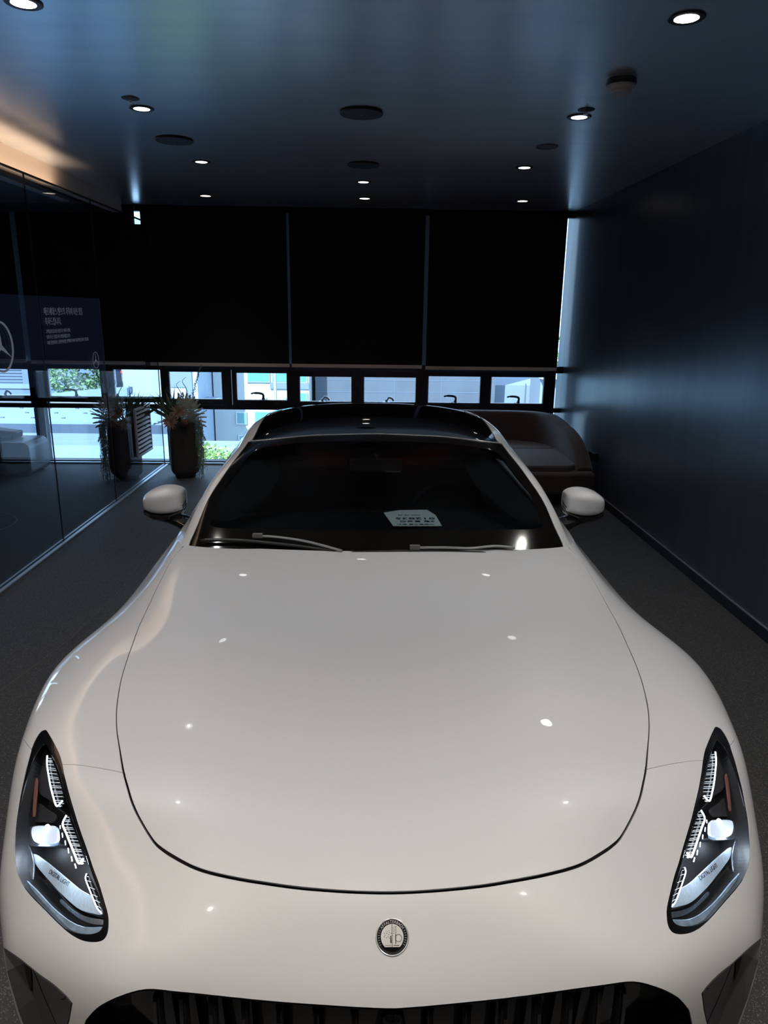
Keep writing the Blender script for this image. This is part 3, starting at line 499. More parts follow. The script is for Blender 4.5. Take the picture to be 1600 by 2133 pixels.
sd_ = empty('smoke_detector', (1.262, 4.06, ZC), 0, 'white domed smoke detector on a dark base on the ceiling at right', 'smoke detector')
MB().lathe([(.072, 0), (.075, -.020), (.072, -.028)], 40).build('detector_base', M_ring, sd_, auto=.5)
MB().lathe([(.072, -.028), (.070, -.036), (.056, -.044), (.052, -.050), (.053, -.056), (.046, -.066), (.001, -.070)], 40).build('detector_head', mat('detector_white', (.42, .38, .37), .4), sd_, auto=.6)

# ------------------------------------------------------------------ sofa
M_sofa = mat('brown_sofa_fabric', (0.060, 0.042, 0.038), 0.75, sheen=.3, bump=.2, bscale=500)
M_sofa2 = mat('sofa_seat_fabric', (0.090, 0.072, 0.072), 0.7, sheen=.35, bump=.2, bscale=500)
SO = empty('sofa', (1.2, 8.0, 0), 0, 'dark brown fabric sofa with rounded back in the far right corner', 'sofa')
path = spline([(-.55, 8.70), (0.6, 8.70), (1.45, 8.70), (1.92, 8.64), (2.11, 8.45), (2.190, 8.1), (2.195, 7.7), (2.195, 7.12)], 6)
v = []; f = []; NP = len(path)
for i, p in enumerate(path):
    a = path[max(i - 1, 0)]; b = path[min(i + 1, NP - 1)]; t = (b - a) / np.linalg.norm(b - a); n = np.array([t[1], -t[0]])   # towards the seat
    top = .735 if p[1] > 8.4 else .66 + .075 * max(0, (p[1] - 8.0) / .4) if p[1] > 8.0 else .66 * math.sqrt(max(0.0, 1 - ((8.0 - p[1]) / 1.02) ** 2.2)) if p[1] > 7.0 else .3
    top = max(top, .37); w = .085
    prof = [(w, .30), (w, top - .035), (w * .75, top - .008), (w * .3, top), (-w * .3, top), (-w * .75, top - .008), (-w, top - .035), (-w, .05), (w * .8, .05)]
    lean = .06
    for q, z in prof:
        s_ = q + (lean * (0.4 - z) if q > 0 else 0)
        v.append((p[0] + n[0] * s_ - 1.2, p[1] + n[1] * s_ - 8.0, z))
m = 9
for i in range(NP - 1):
    for k in range(m): f.append((i * m + k, i * m + (k + 1) % m, (i + 1) * m + (k + 1) % m, (i + 1) * m + k))
f += [tuple(range(m)), tuple(range((NP - 1) * m, NP * m))]
MB().add(v, f).build('sofa_back', M_sofa, SO, auto=.9)
def rel(poly): return [(x - 1.2, y - 8.0) for x, y in poly]
base = [(-.55, 8.66), (-.55, 7.1), (1.2, 7.0), (2.02, 6.98), (2.27, 7.02), (2.28, 7.25), (2.24, 8.1), (2.10, 8.45), (1.8, 8.66)]
MB().prism(rel(base), .12, .335).build('sofa_base', M_sofa, SO, bevel=.03, seg=3)
MB().prism(rel([(-.45, 8.6), (-.45, 7.3), (1.2, 7.2), (1.95, 7.2), (2.1, 7.4), (2.1, 8.3), (1.8, 8.6)]), 0, .12).build('sofa_plinth', M_dark, SO)
seat1 = [(.62, 8.05), (.62, 7.10), (1.3, 7.07), (2.02, 7.08), (2.12, 7.2), (2.13, 7.75), (2.12, 8.05)]
seat2 = [(.62, 8.62), (.62, 8.07), (2.12, 8.07), (2.09, 8.3), (1.98, 8.48), (1.75, 8.60)]
seat3 = [(-.54, 8.62), (-.54, 7.12), (.60, 7.10), (.60, 8.62)]
for s_ in (seat1, seat2, seat3): MB().prism(rel(s_), .32, .395).build('seat_cushion', M_sofa2, SO, bevel=.018, seg=3)

# wall adapter beside the sofa
AD = empty('power_adapter', (XR - .012, 7.38, .44), 0, 'small black plug adapter on the right wall beside the sofa', 'adapter')
MB().box(-.05, 0, -.10, .10, -.045, .045).build('adapter_body', M_satin, AD, bevel=.008)
MB().box(-.060, -.045, .02, .09, -.02, .035).build('plug', M_satin, AD, bevel=.006)
MB().tube(spline([(-.06, .05, -.02), (-.06, .08, -.08), (-.05, .12, -.16), (-.04, .16, -.30), (-.03, .2, -.425)], 5), .003, 6).build('adapter_cable', M_void, AD)

# ------------------------------------------------------------------ low bench behind the glass
BN = empty('bench', (-4.6, 8.36, 0), 0, 'grey metal low box bench with rounded ends behind the glass, at the left edge', 'bench')
M_bench = mat('bench_grey_metal', (.12, .135, .15), .45, .6)
def rrect(x0, x1, z0, z1, r, n=6):
    P = []
    for cx, cz, a0 in ((x1 - r, z1 - r, 0), (x0 + r, z1 - r, PI / 2), (x0 + r, z0 + r, PI), (x1 - r, z0 + r, 1.5 * PI)):
        for k in range(n + 1): a = a0 + PI / 2 * k / n; P.append((cx + r * math.cos(a), cz + r * math.sin(a)))
    return P
outer = rrect(-.85, .80, .015, .395, .075); inner = rrect(-.825, .775, .04, .37, .055)
v = [(x, -.25, z) for x, z in outer] + [(x, .25, z) for x, z in outer] + [(x, -.25, z) for x, z in inner] + [(x, .25, z) for x, z in inner]; n = len(outer); f = []
for i in range(n):
    j = (i + 1) % n; f += [(i, j, j + n, i + n), (i + 2 * n, i + 3 * n, j + 3 * n, j + 2 * n), (i, i + 2 * n, j + 2 * n, j), (i + n, j + n, j + 3 * n, i + 3 * n)]
MB().add(v, f).build('bench_shell', M_bench, BN, auto=.5)
MB().add([(x, y, z) for y in (-.235, .235) for x, z in inner], [tuple(range(n)), tuple(range(n, 2 * n))] + [(i, (i + 1) % n, (i + 1) % n + n, i + n) for i in range(n)]).build('bench_panel', M_satin, BN)
MB().box(.28, .60, -.14, .08, .395, .399).build('bench_label', mat('bench_label', (.33, .36, .38), .5), BN)
BG = tag(MB().add([(-.30, -.14, 0), (.16, -.10, 0), (.20, .12, 0), (-.3, .14, 0), (-.3, -.12, .14), (.20, -.06, .085), (.22, .10, .085), (-.3, .12, .14)], [(0, 1, 2, 3), (4, 5, 6, 7), (0, 1, 5, 4), (1, 2, 6, 5), (2, 3, 7, 6), (3, 0, 4, 7)]).build('bag', M_satin, bevel=.02, loc=(-4.22, 8.36, .400)), 'black wedge-shaped bag lying on the grey bench at the left edge', 'bag')
cc = [( -3.62 + .48 * math.cos(a), 6.22 + .42 * math.sin(a), .004) for a in np.linspace(-1.7, 1.9, 40)]
tag(MB().tube(cc, .003, 6).build('cable', mat('grey_cable', (.2, .22, .25), .5)), 'thin pale cable curving over the dark carpet behind the glass', 'cable')
tag(MB().tube(spline([(-1.47, 3.15, .004), (-1.38, 3.14, .006), (-1.30, 3.08, .004)], 5), .004, 6).build('cable_tie', M_void), 'tiny black strap end lying on the floor left of the car', 'strap')
# permit sheet on the dashboard
PP = empty('permit_sheet', (0, 0, 0), 0, 'pale green paper permit with a number, lying on the dashboard under the windscreen', 'paper')
PP.matrix_world = Matrix.Translation((0.056, 1.0316, 0)) @ Matrix.Rotation(.0079, 4, 'Z')
pz = .972
quad = [(.072, 1.965), (.283, 1.968), (.272, 2.135), (.240, 2.225), (.113, 2.218), (.036, 2.172)]
mb = MB(); mb.add([(x, y, pz + (y - 1.96) * .01) for x, y in quad] + [(x, y, pz - .0015 + (y - 1.96) * .01) for x, y in quad], [(0, 1, 2, 3, 4, 5), (11, 10, 9, 8, 7, 6)] + [(i, (i + 1) % 6, (i + 1) % 6 + 6, i + 6) for i in range(6)])
M_paper = mat('permit_paper', (.82, .95, .92), .7)
mb.build('sheet', M_paper, PP)
def perm(s_, x, y, h, w):
    o = link('print', text_mesh(s_, h, width=w), M_void, PP); o.location = (x, y, pz + .004); o.rotation_euler = (0, 0, PI)
perm('2월 용성전', .255, 2.035, .028, .150); perm('012835', .262, 2.085, .040, .175); perm('2024. 05. 28', .20, 2.13, .014, .10); perm('차량출고증 확인', .25, 1.985, .014, .16)

# ------------------------------------------------------------------ trimmed surface patches
def in_poly(P, poly):
    P = np.asarray(P, float); poly = np.asarray(poly, float); x, y = P[:, 0], P[:, 1]; ins = np.zeros(len(P), bool)
    x1, y1 = poly[:, 0], poly[:, 1]; x2, y2 = np.roll(x1, -1), np.roll(y1, -1)
    for a, b, c, d in zip(x1, y1, x2, y2):
        if b == d: continue
        m = (b > y) != (d > y)
        ins ^= m & (x < (c - a) * (y - b) / (d - b) + a)
    return ins
def triangulate(pts, loops, rect=None):
    """pts: free points; loops: (list of uv, closed) constraint lines -> uv array, triangles"""
    V = [tuple(map(float, p)) for p in pts]; Ed = []
    for L, closed in loops:
        n0 = len(V); V += [tuple(map(float, p)) for p in L]; n = len(L)
        Ed += [(n0 + i, n0 + (i + 1) % n) for i in range(n if closed else n - 1)]
    r = delaunay_2d_cdt([Vector(v) for v in V], Ed, [], 0, 1e-6)
    uv = np.array([tuple(v) for v in r[0]]); T = np.array(r[2], int)
    A = uv[T[:, 1]] - uv[T[:, 0]]; B = uv[T[:, 2]] - uv[T[:, 0]]; cr = A[:, 0] * B[:, 1] - A[:, 1] * B[:, 0]
    T[cr < 0] = T[cr < 0][:, ::-1]
    return uv, T[np.abs(cr) > 1e-10]
def dist_to(P, lines):
    d = np.full(len(P), 9.0)
    for L, closed in lines:
        L = np.asarray(L, float); A = L if closed else L[:-1]; B = np.roll(L, -1, 0) if closed else L[1:]
        for a, b in zip(A, B):
            m = (np.abs(P[:, 0] - a[0]) < .06) & (np.abs(P[:, 1] - a[1]) < .06)
            if not m.any(): continue
            ab = b - a; t = np.clip(((P[m] - a) @ ab) / max(ab @ ab, 1e-12), 0, 1)
            d[m] = np.minimum(d[m], np.linalg.norm(P[m] - a - t[:, None] * ab, axis=1))
    return d
def surf_obj(name, S, uv, T, m, parent, side=1, off=0.0, flange=0.0, thick=0.0, two=False):
    """mesh from surface triangles, exact normals; flange = returned edge depth; thick = closed plate"""
    used = np.unique(T); mp = -np.ones(len(uv), int); mp[used] = np.arange(len(used)); T = mp[T]; uv = uv[used]
    p, n, _, _ = S.ev(uv[:, 0], uv[:, 1]); p = p - n * off
    V = [p]; N = [n]; F = [tuple(t) for t in T]
    dep = flange or thick
    if dep:
        cnt = {}
        for a, b, c in T:
            for e in ((a, b), (b, c), (c, a)): cnt[e] = cnt.get(e, 0) + 1
        be = [e for e in cnt if (e[1], e[0]) not in cnt and not (uv[e[0], 0] < 1e-5 and uv[e[1], 0] < 1e-5)]
        bv = sorted({i for e in be for i in e}); ix = {i: k for k, i in enumerate(bv)}; sd = np.zeros((len(bv), 3))
        for a, b in be:
            t = p[b] - p[a]; q = np.cross(t, n[a] + n[b]); q /= max(1e-9, np.linalg.norm(q)); sd[ix[a]] += q; sd[ix[b]] += q
        sd /= np.maximum(1e-9, np.linalg.norm(sd, axis=1, keepdims=True)); b0 = len(p); nb = len(bv)
        r = 0.0012
        base = p[bv]; nn = n[bv]
        V += [base, base - nn * r + sd * r * 0.6, base - nn * dep]; N += [(nn + sd * .4), sd, sd]
        for a, b in be:
            i, j = ix[a], ix[b]
            for k in (0, 1):
                F.append((b0 + k * nb + j, b0 + k * nb + i, b0 + (k + 1) * nb + i, b0 + (k + 1) * nb + j))
        if thick:
            b1 = b0 + 3 * nb; V.append(p - n * dep); N.append(-n); F += [(a + b1, c + b1, b + b1) for a, b, c in T]
    V = np.concatenate(V); N = np.concatenate(N)
    if side == -1 or side == 0:
        Vm = V * (-1, 1, 1); Nm = N * (-1, 1, 1)
        if side == -1: V, N, F = Vm, Nm, [f[::-1] for f in F]
        else:
            k = len(V); F = F + [tuple(i + k for i in f[::-1]) for f in F]; V = np.concatenate([V, Vm]); N = np.concatenate([N, Nm])
    me = bpy.data.meshes.new(name); me.from_pydata(V.tolist(), [], F)
    me.polygons.foreach_set('use_smooth', [True] * len(me.polygons))
    me.normals_split_custom_set_from_vertices((N / np.maximum(1e-9, np.linalg.norm(N, axis=1, keepdims=True))).tolist())
    me.update()
    return link(name, me, m, parent)
def plate(name, S, poly, m, parent, off=0.0, side=1, step=0.02, flange=0.0, thick=0.0, holes=(), sm=3):
    poly = [tuple(q) for q in (spline(poly, sm, True) if sm > 1 else poly)]
    hs = [[tuple(q) for q in (spline(h, sm, True) if sm > 1 else h)] for h in holes]
    A = np.array(poly); g = np.array([(x, y) for x in np.arange(A[:, 0].min(), A[:, 0].max(), step) for y in np.arange(A[:, 1].min(), A[:, 1].max(), step)] or [(A[:, 0].mean(), A[:, 1].mean())])
    lines = [(poly, True)] + [(h, True) for h in hs]
    ok = in_poly(g, A) & (dist_to(g, lines) > step * .35)
    uv, T = triangulate(g[ok], lines)
    c = uv[T].mean(1); k = in_poly(c, A)
    for h in hs: k &= ~in_poly(c, h)
    return surf_obj(name, S, uv, T[k], m, parent, side, off, flange, thick)
def pocket(name, S, poly, depth, m, parent, side=1, step=0.025, sm=3, top=0.0):
    """recess: wall following the outline plus a floor at the given depth"""
    poly = [tuple(q) for q in (spline(poly, sm, True) if sm > 1 else poly)]
    A = np.array(poly); t = np.roll(A, -1, 0) - np.roll(A, 1, 0); t /= np.maximum(1e-9, np.linalg.norm(t, axis=1, keepdims=True)); nn = np.stack([-t[:, 1], t[:, 0]], 1)
    if in_poly(A + nn * .004, A).mean() < .5: nn = -nn
    A = A + nn * .003; A[:, 0] = np.maximum(A[:, 0], 0); poly = [tuple(q) for q in A]
    g = np.array([(x, y) for x in np.arange(A[:, 0].min(), A[:, 0].max(), step) for y in np.arange(A[:, 1].min(), A[:, 1].max(), step)])
    ok = in_poly(g, A) & (dist_to(g, [(poly, True)]) > step * .4)
    uv, T = triangulate(g[ok], [(poly, True)]); T = T[in_poly(uv[T].mean(1), A)]
    p, n, _, _ = S.ev(uv[:, 0], uv[:, 1]); q, w, _, _ = S.ev(A[:, 0], A[:, 1]); b = len(p); k = len(A)
    V = np.concatenate([p - n * depth, q - w * top, q - w * depth]); F = [tuple(t) for t in T] + [(b + i, b + (i + 1) % k, b + k + (i + 1) % k, b + k + i) for i in range(k)]
    if side == -1: V = V * (-1, 1, 1); F = [f[::-1] for f in F]
    if side == 0:
        k2 = len(V); F = F + [tuple(i + k2 for i in f[::-1]) for f in F]; V = np.concatenate([V, V * (-1, 1, 1)])
    o = mesh(name, V, F, m, parent)
    nt = len(T) ; sm_ = [i % (len(F) // (2 if side == 0 else 1)) < nt for i in range(len(F))]
    o.data.polygons.foreach_set('use_smooth', sm_)
    return o
def along(L, w):
    """closed strip of half width w round an open line"""
    L = np.array(L, float); w = np.asarray(w, float).reshape(-1, 1) if np.ndim(w) else w; t = np.gradient(L, axis=0); t /= np.maximum(1e-9, np.linalg.norm(t, axis=1, keepdims=True))
    n = np.stack([-t[:, 1], t[:, 0]], 1)
    return [tuple(q) for q in np.concatenate([L + n * w, (L - n * w)[::-1]])]
def at(S, u, v, off=0.0, side=1):
    p, n, pu, pv = S.ev(u, v); p = p[0] - n[0] * off
    return Vector((p[0] * side, p[1], p[2])), Vector((n[0][0] * side, n[0][1], n[0][2]))
def line3(S, L, off=0.0, side=1):
    L = np.array(L); p, n, _, _ = S.ev(L[:, 0], L[:, 1]); p = p - n * off
    return [Vector((q[0] * side, q[1], q[2])) for q in p]

# ------------------------------------------------------------------ the car
CAR = empty('sports_car', (0.056, 1.0316, 0.0), 0.0079, 'pearl white sports coupe with black roof and lit headlights, nose towards the viewer', 'car')
CAR_FRAME = CAR
hood_line = [tuple(q) for q in spline(OUT['hood'], 5)]
seam_in = [tuple(q) for q in spline(OUT['seam_in'], 4)]; seam_out = [tuple(q) for q in spline(OUT['seam_out'], 4)]
lamp_poly = [tuple(q) for q in spline(OUT['lamp'], 3, True)]
cowl_line = [tuple(q) for q in spline([OUT['hood'][0]] + OUT['cowl_edge'][1:], 5)]
grille_top = [tuple(q) for q in spline(OUT['grille'], 4)]
grille_poly = grille_top + [(0.775, 0.26), (0.775, 0.16), (0.72, 0.10), (0.55, 0.07), (0.0, 0.07)]
ik = [tuple(q) for q in spline(OUT['intake'], 3)]
intake_poly = ik + [(0.80, 0.29), (0.83, 0.22), (0.87, 0.15), (0.93, 0.12), (0.975, 0.15), (0.995, 0.26), (1.012, 0.36)]
def side_uv(S, ys, zs):
    out = []
    for y, z in zip(ys, zs):
        u, v = 1.1, y + .45
        for _ in range(40):
            p, n, pu, pv = S.ev(u, v); r = np.array([p[0][1] - y, p[0][2] - z]); J = np.array([[pu[0][1], pv[0][1]], [pu[0][2], pv[0][2]]])
            st = np.linalg.solve(J, -r); st = np.clip(st, -.1, .1); u += st[0]; v += st[1]; u = min(max(u, .7), S.U); v = min(max(v, 0), S.V)
        out.append((u, v))
    return out
def arch(yc, zc, r):
    th = np.linspace(-0.15, PI + 0.15, 40); L = [(yc + r * math.cos(t), zc + r * math.sin(t)) for t in th]
    L = [q for q in L if q[1] > 0.31]
    A = side_uv(BODY, [q[0] for q in L], [q[1] for q in L])
    return A + [(BODY.U + .02, A[-1][1]), (BODY.U + .02, A[0][1])]
arch_f = arch(0.93, 0.345, 0.375); arch_r = arch(3.63, 0.355, 0.39)
door_front = side_uv(BODY, [1.80, 1.81, 1.84, 1.86], [0.86, 0.7, 0.5, 0.32]); door_back = side_uv(BODY, [2.98, 3.0, 2.97, 2.85], [0.88, 0.7, 0.5, 0.32])
g = 0.0026
_hl = hood_line + [(-0.02, hood_line[-1][1])]
hood_gap = along(_hl, [.0016 + .0026 * min(1, max(0, (.85 - q[1]) / .2)) for q in _hl])
sin_gap = along([(seam_in[0][0] - .004, seam_in[0][1])] + seam_in + [(seam_in[-1][0] + .01, seam_in[-1][1])], 0.0014)
sout_gap = along([(seam_out[0][0] - .01, seam_out[0][1])] + seam_out + [(seam_out[-1][0] + .10, seam_out[-1][1] + 0.02)], 0.0014)
dgf = along(door_front, g); dgb = along(door_back, g)
cowl_u = [q for q in cowl_line]
lines = [(hood_gap, True), (sin_gap, True), (sout_gap, True), (lamp_poly, True), (grille_poly, True), (intake_poly, True), (arch_f, True), (arch_r, True), (dgf, True), (dgb, True), (cowl_line, False)]
U, V = BODY.U, BODY.V
vs_ = np.concatenate([np.arange(0, 1.3, .02), np.arange(1.3, 3.0, .03), np.arange(3.0, V, .05)]); us_ = np.arange(0, U, .022)
G = np.array([(u, v) for v in vs_ for u in us_ if u > 1e-9]); G = G[dist_to(G, lines) > .006]
cv = np.array([(0.0, v) for v in vs_ if abs(v - hood_line[-1][1]) > .006])
rect = [(0, 0), (U, 0), (U, V), (0, V)]
uvB, TB = triangulate(np.concatenate([cv, G, [(U, v) for v in vs_[1:]], [(u, 0) for u in us_[1:]], [(u, V) for u in us_[1:]]]), lines + [(rect, True)])
cB = uvB[TB].mean(1)
inr = (cB[:, 0] > 0) & (cB[:, 0] < U) & (cB[:, 1] > 0) & (cB[:, 1] < V)
def ip(poly): return in_poly(cB, poly)
gap = ip(hood_gap) | ip(sin_gap) | ip(sout_gap) | ip(dgf) | ip(dgb)
lampm = ip(lamp_poly); grm = ip(grille_poly); inm = ip(intake_poly); arm = ip(arch_f) | ip(arch_r)
hood_poly = [(0.0, hood_line[-1][1])] + hood_line[::-1] + cowl_line[1:] + [(-1e-4, cowl_line[-1][1])]
hm = ip(hood_poly)
body = inr & ~gap & ~lampm & ~grm & ~inm & ~arm
body &= ~((cB[:, 0] < .69) & (cB[:, 1] > 2.45) & (cB[:, 1] < 4.75))
cowlm = body & ~hm & (cB[:, 0] < 0.655) & (cB[:, 1] > 1.6) & (cB[:, 1] < 2.45)
so, si = seam_out, seam_in
bump_poly = [(-.01, hood_line[-1][1])] + [q for q in hood_line[::-1] if q[1] < si[0][1]] + si + [(0.84, .90)] + so + [(so[-1][0] + .1, so[-1][1] + .02), (U + .1, so[-1][1] + .06), (U + .1, -.1), (-.01, -.1)]
bm_ = ip(bump_poly) & body & ~hm
dv0 = np.interp(cB[:, 0], [q[0] for q in door_front], [q[1] for q in door_front]); dv1 = np.interp(cB[:, 0], [q[0] for q in door_back], [q[1] for q in door_back])
doorm = body & ~cowlm & (cB[:, 0] > 0.80) & (cB[:, 1] > dv0) & (cB[:, 1] < dv1)
rearm = body & ~hm & ~bm_ & ~cowlm & ~doorm & (cB[:, 1] > 2.9)
fend = body & ~hm & ~bm_ & ~cowlm & ~doorm & ~rearm
surf_obj('bonnet', BODY, uvB, TB[hm & body], M_paint, CAR, 0, flange=.014)
surf_obj('front_bumper', BODY, uvB, TB[bm_], M_paint, CAR, 0, flange=.016)
surf_obj('windscreen_cowl', BODY, uvB, TB[cowlm], M_satin, CAR, 0, off=0.012)
surf_obj('rear_body', BODY, uvB, TB[rearm], M_paint, CAR, 0, flange=.012)
for sd in (-1, 1):
    surf_obj('front_wing', BODY, uvB, TB[fend], M_paint, CAR, sd, flange=.014)
    surf_obj('door', BODY, uvB, TB[doorm], M_paint, CAR, sd, flange=.012)
# dark inner shell seen through the gaps
g2 = np.array([(u, v) for v in np.arange(.02, V, .06) for u in np.arange(.0, U, .06)])
ln2 = [(lamp_poly, True), (grille_poly, True), (intake_poly, True), (arch_f, True), (arch_r, True)]
uv2, T2 = triangulate(g2[dist_to(g2, ln2) > .01], ln2 + [(rect, True)]); c2 = uv2[T2].mean(1)
k2 = (c2[:, 0] < U) & (c2[:, 0] > 0) & (c2[:, 1] > 0) & (c2[:, 1] < V) & ~in_poly(c2, lamp_poly) & ~in_poly(c2, grille_poly) & ~in_poly(c2, intake_poly) & ~in_poly(c2, arch_f) & ~in_poly(c2, arch_r)
surf_obj('inner_panel', BODY, uv2, T2[k2], M_void, CAR, 0, off=.02)

# grille: recess, vertical bars, badge
pocket('grille', BODY, [(-1e-4 if q[0] <= 0 else q[0], q[1]) for q in grille_poly], .09, M_blk, CAR, 0, sm=1)
GR = [o for o in CAR.children if o.name.startswith('grille')][0]
def strip_obj(name, pts, w, t, m, parent, nrm=None):
    pass
for i in range(-7, 8):
    if i == 0: continue
    u = abs(i) * 0.0795; sd = 1 if i > 0 else -1
    vt = np.interp(u, [q[0] for q in grille_top], [q[1] for q in grille_top]) - 0.018 - (0.012 if abs(i) == 7 else 0)
    mb = MB(); L = []
    for v in np.linspace(vt, .09, 12):
        L.append(at(BODY, u, v, .030, sd)[0])
    for q, w2, mi in ((0, .0062, 0), (0.010, .0035, 1)):
        v_ = []; f_ = []
        for k, p in enumerate(L):
            yo = q * -1.0
            v_ += [(p.x - w2, p.y + yo, p.z + (0 if k else .0)), (p.x + w2, p.y + yo, p.z), (p.x + w2, p.y + .03, p.z), (p.x - w2, p.y + .03, p.z)]
        for k in range(len(L) - 1):
            for e in range(4): f_.append((k * 4 + e, k * 4 + (e + 1) % 4, k * 4 + 4 + (e + 1) % 4, k * 4 + 4 + e))
        f_ += [(0, 1, 2, 3), (len(L) * 4 - 4, len(L) * 4 - 3, len(L) * 4 - 2, len(L) * 4 - 1)]
        mb.add(v_, f_, mi)
    mb.build('grille_bar', [M_satin, M_dchrome], GR, bevel=0)
p, n = at(BODY, 0.0, .338, .035)
sb = empty('grille_star', (0, 0, 0)); sb.parent = CAR
bpy.data.objects.remove(sb)
mbs = MB().lathe([(0.001, .016), (.012, .014), (.022, .006), (.024, -.02)], 32)
so_ = mbs.build('grille_badge', M_blk, CAR, True); so_.location = p; so_.rotation_euler = Vector((0, -.9, .45)).to_track_quat('Z', 'Y').to_euler()
# side intakes in the bumper
for sd in (-1, 1):
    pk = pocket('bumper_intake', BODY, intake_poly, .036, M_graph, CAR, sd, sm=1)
    sl = plate('intake_slot', BODY, [(0.99, .385), (0.955, .36), (0.945, .32), (0.965, .29), (0.99, .28), (1.005, .32)], M_void, pk, .033, sd)
    L = line3(BODY, [(0.945, .345), (0.925, .30), (0.90, .24), (0.875, .18), (0.86, .14)], .0355, sd)
    MB().tube(L, .0012, 6).build('intake_seam', M_satin, pk)
    cir = [(0.862 + .018 * math.cos(t), .300 + .018 * math.sin(t)) for t in np.linspace(2.0, 4.4, 12)]
    MB().tube(line3(BODY, cir, .0355, sd), .0009, 6).build('parking_sensor', M_void, pk)

# bonnet badge: chrome ring, black ring with lettering, tree and wheel emblem
bp_, bn_ = at(BODY, 0.0, .462, 0)
BADGE = empty('bonnet_badge'); BADGE.parent = CAR; BADGE.location = bp_
_z = bn_.normalized(); _x = Vector((1, 0, 0)); _y = _z.cross(_x).normalized()
BADGE.rotation_euler = Matrix((_x, _y, _z)).transposed().to_euler()
MB().lathe([(.0335, -.004), (.0335, .0005), (.032, .0016), (.0305, .0010), (.0300, -.001)], 64).build('badge_ring', M_chrome, BADGE, True)
MB().lathe([(.0303, -.002), (.0303, .0003), (.001, .0004)], 64).build('badge_disc', M_blk, BADGE, True)
face = [(.0225 * math.cos(t), .0225 * math.sin(t)) for t in np.linspace(math.radians(-50), math.radians(230), 40)]
MB().prism(face, .0003, .0010).build('badge_face', mat('badge_silver', (.86, .86, .84), .3, .6), BADGE)
M_ink = mat('badge_black', (.01, .01, .01), .3)
em = MB()
em.prism([(-.0008, -.019), (.0002, -.019), (.0002, .022), (-.0008, .022)], .0009, .0015)
em.prism([(-.0040, -.010), (-.0015, -.010), (-.0020, .002), (-.0036, .002)], .0009, .0016)
for k in range(14):
    a = 2.4 * k; r = .0012 + .0016 * math.sqrt(k); cx, cy = -.0085 + r * 1.25 * math.cos(a), .004 + r * 1.1 * math.sin(a)
    em.prism([(cx - .0011, cy - .0003), (cx, cy + .0012), (cx + .0012, cy - .0002)], .0009, .0015)
em.prism([(-.015, -.0145), (-.002, -.0145), (-.002, -.0138), (-.015, -.0138)], .0009, .0015)
em.prism([(.0025, -.0150), (.0135, -.0150), (.0135, -.0138), (.0025, -.0138)], .0009, .0015)
em.prism([(.0060, -.012), (.0074, -.012), (.0074, .006), (.0060, .006)], .0009, .0016)
for k in range(5):
    em.prism([(.0048, .007 + k * .0026), (.0088, .0078 + k * .0026), (.0088, .0086 + k * .0026), (.0048, .0078 + k * .0026)], .0009, .0015)
    em.prism([(.0018, .0055 + k * .0026), (.0030, .0055 + k * .0026), (.0030, .0065 + k * .0026), (.0018, .0065 + k * .0026)], .0009, .0015)
ring = [(.0125 + .0062 * math.cos(t), -.002 + .0062 * math.sin(t)) for t in np.linspace(0, 2 * PI, 24, endpoint=False)]
em.tube([(x, y, .0014) for x, y in ring + ring[:1]], .0005, 5)
em.build('badge_emblem', M_ink, BADGE)
word = 'AFFALTERBACH'
for k, chn in enumerate(word):
    th = math.radians(142 - k * (104 / (len(word) - 1))); me = text_mesh(chn, .0072, align='CENTER', extrude=.0003)
    o = link('badge_letter', me, M_chrome, BADGE); r = .0240
    o.location = (r * math.cos(th), r * math.sin(th), .0008); o.rotation_euler = (0, 0, th - PI / 2)
for sd in (-1, 1):
    wr = MB()
    for k in range(7):
        th = math.radians(90 + sd * (66 + k * 9)); c, s_ = math.cos(th), math.sin(th)
        wr.tube([(c * .0245, s_ * .0245, .0006), (c * .0285, s_ * .0285, .0006)], .00045, 5)
    wr.build('badge_leaf', M_chrome, BADGE)

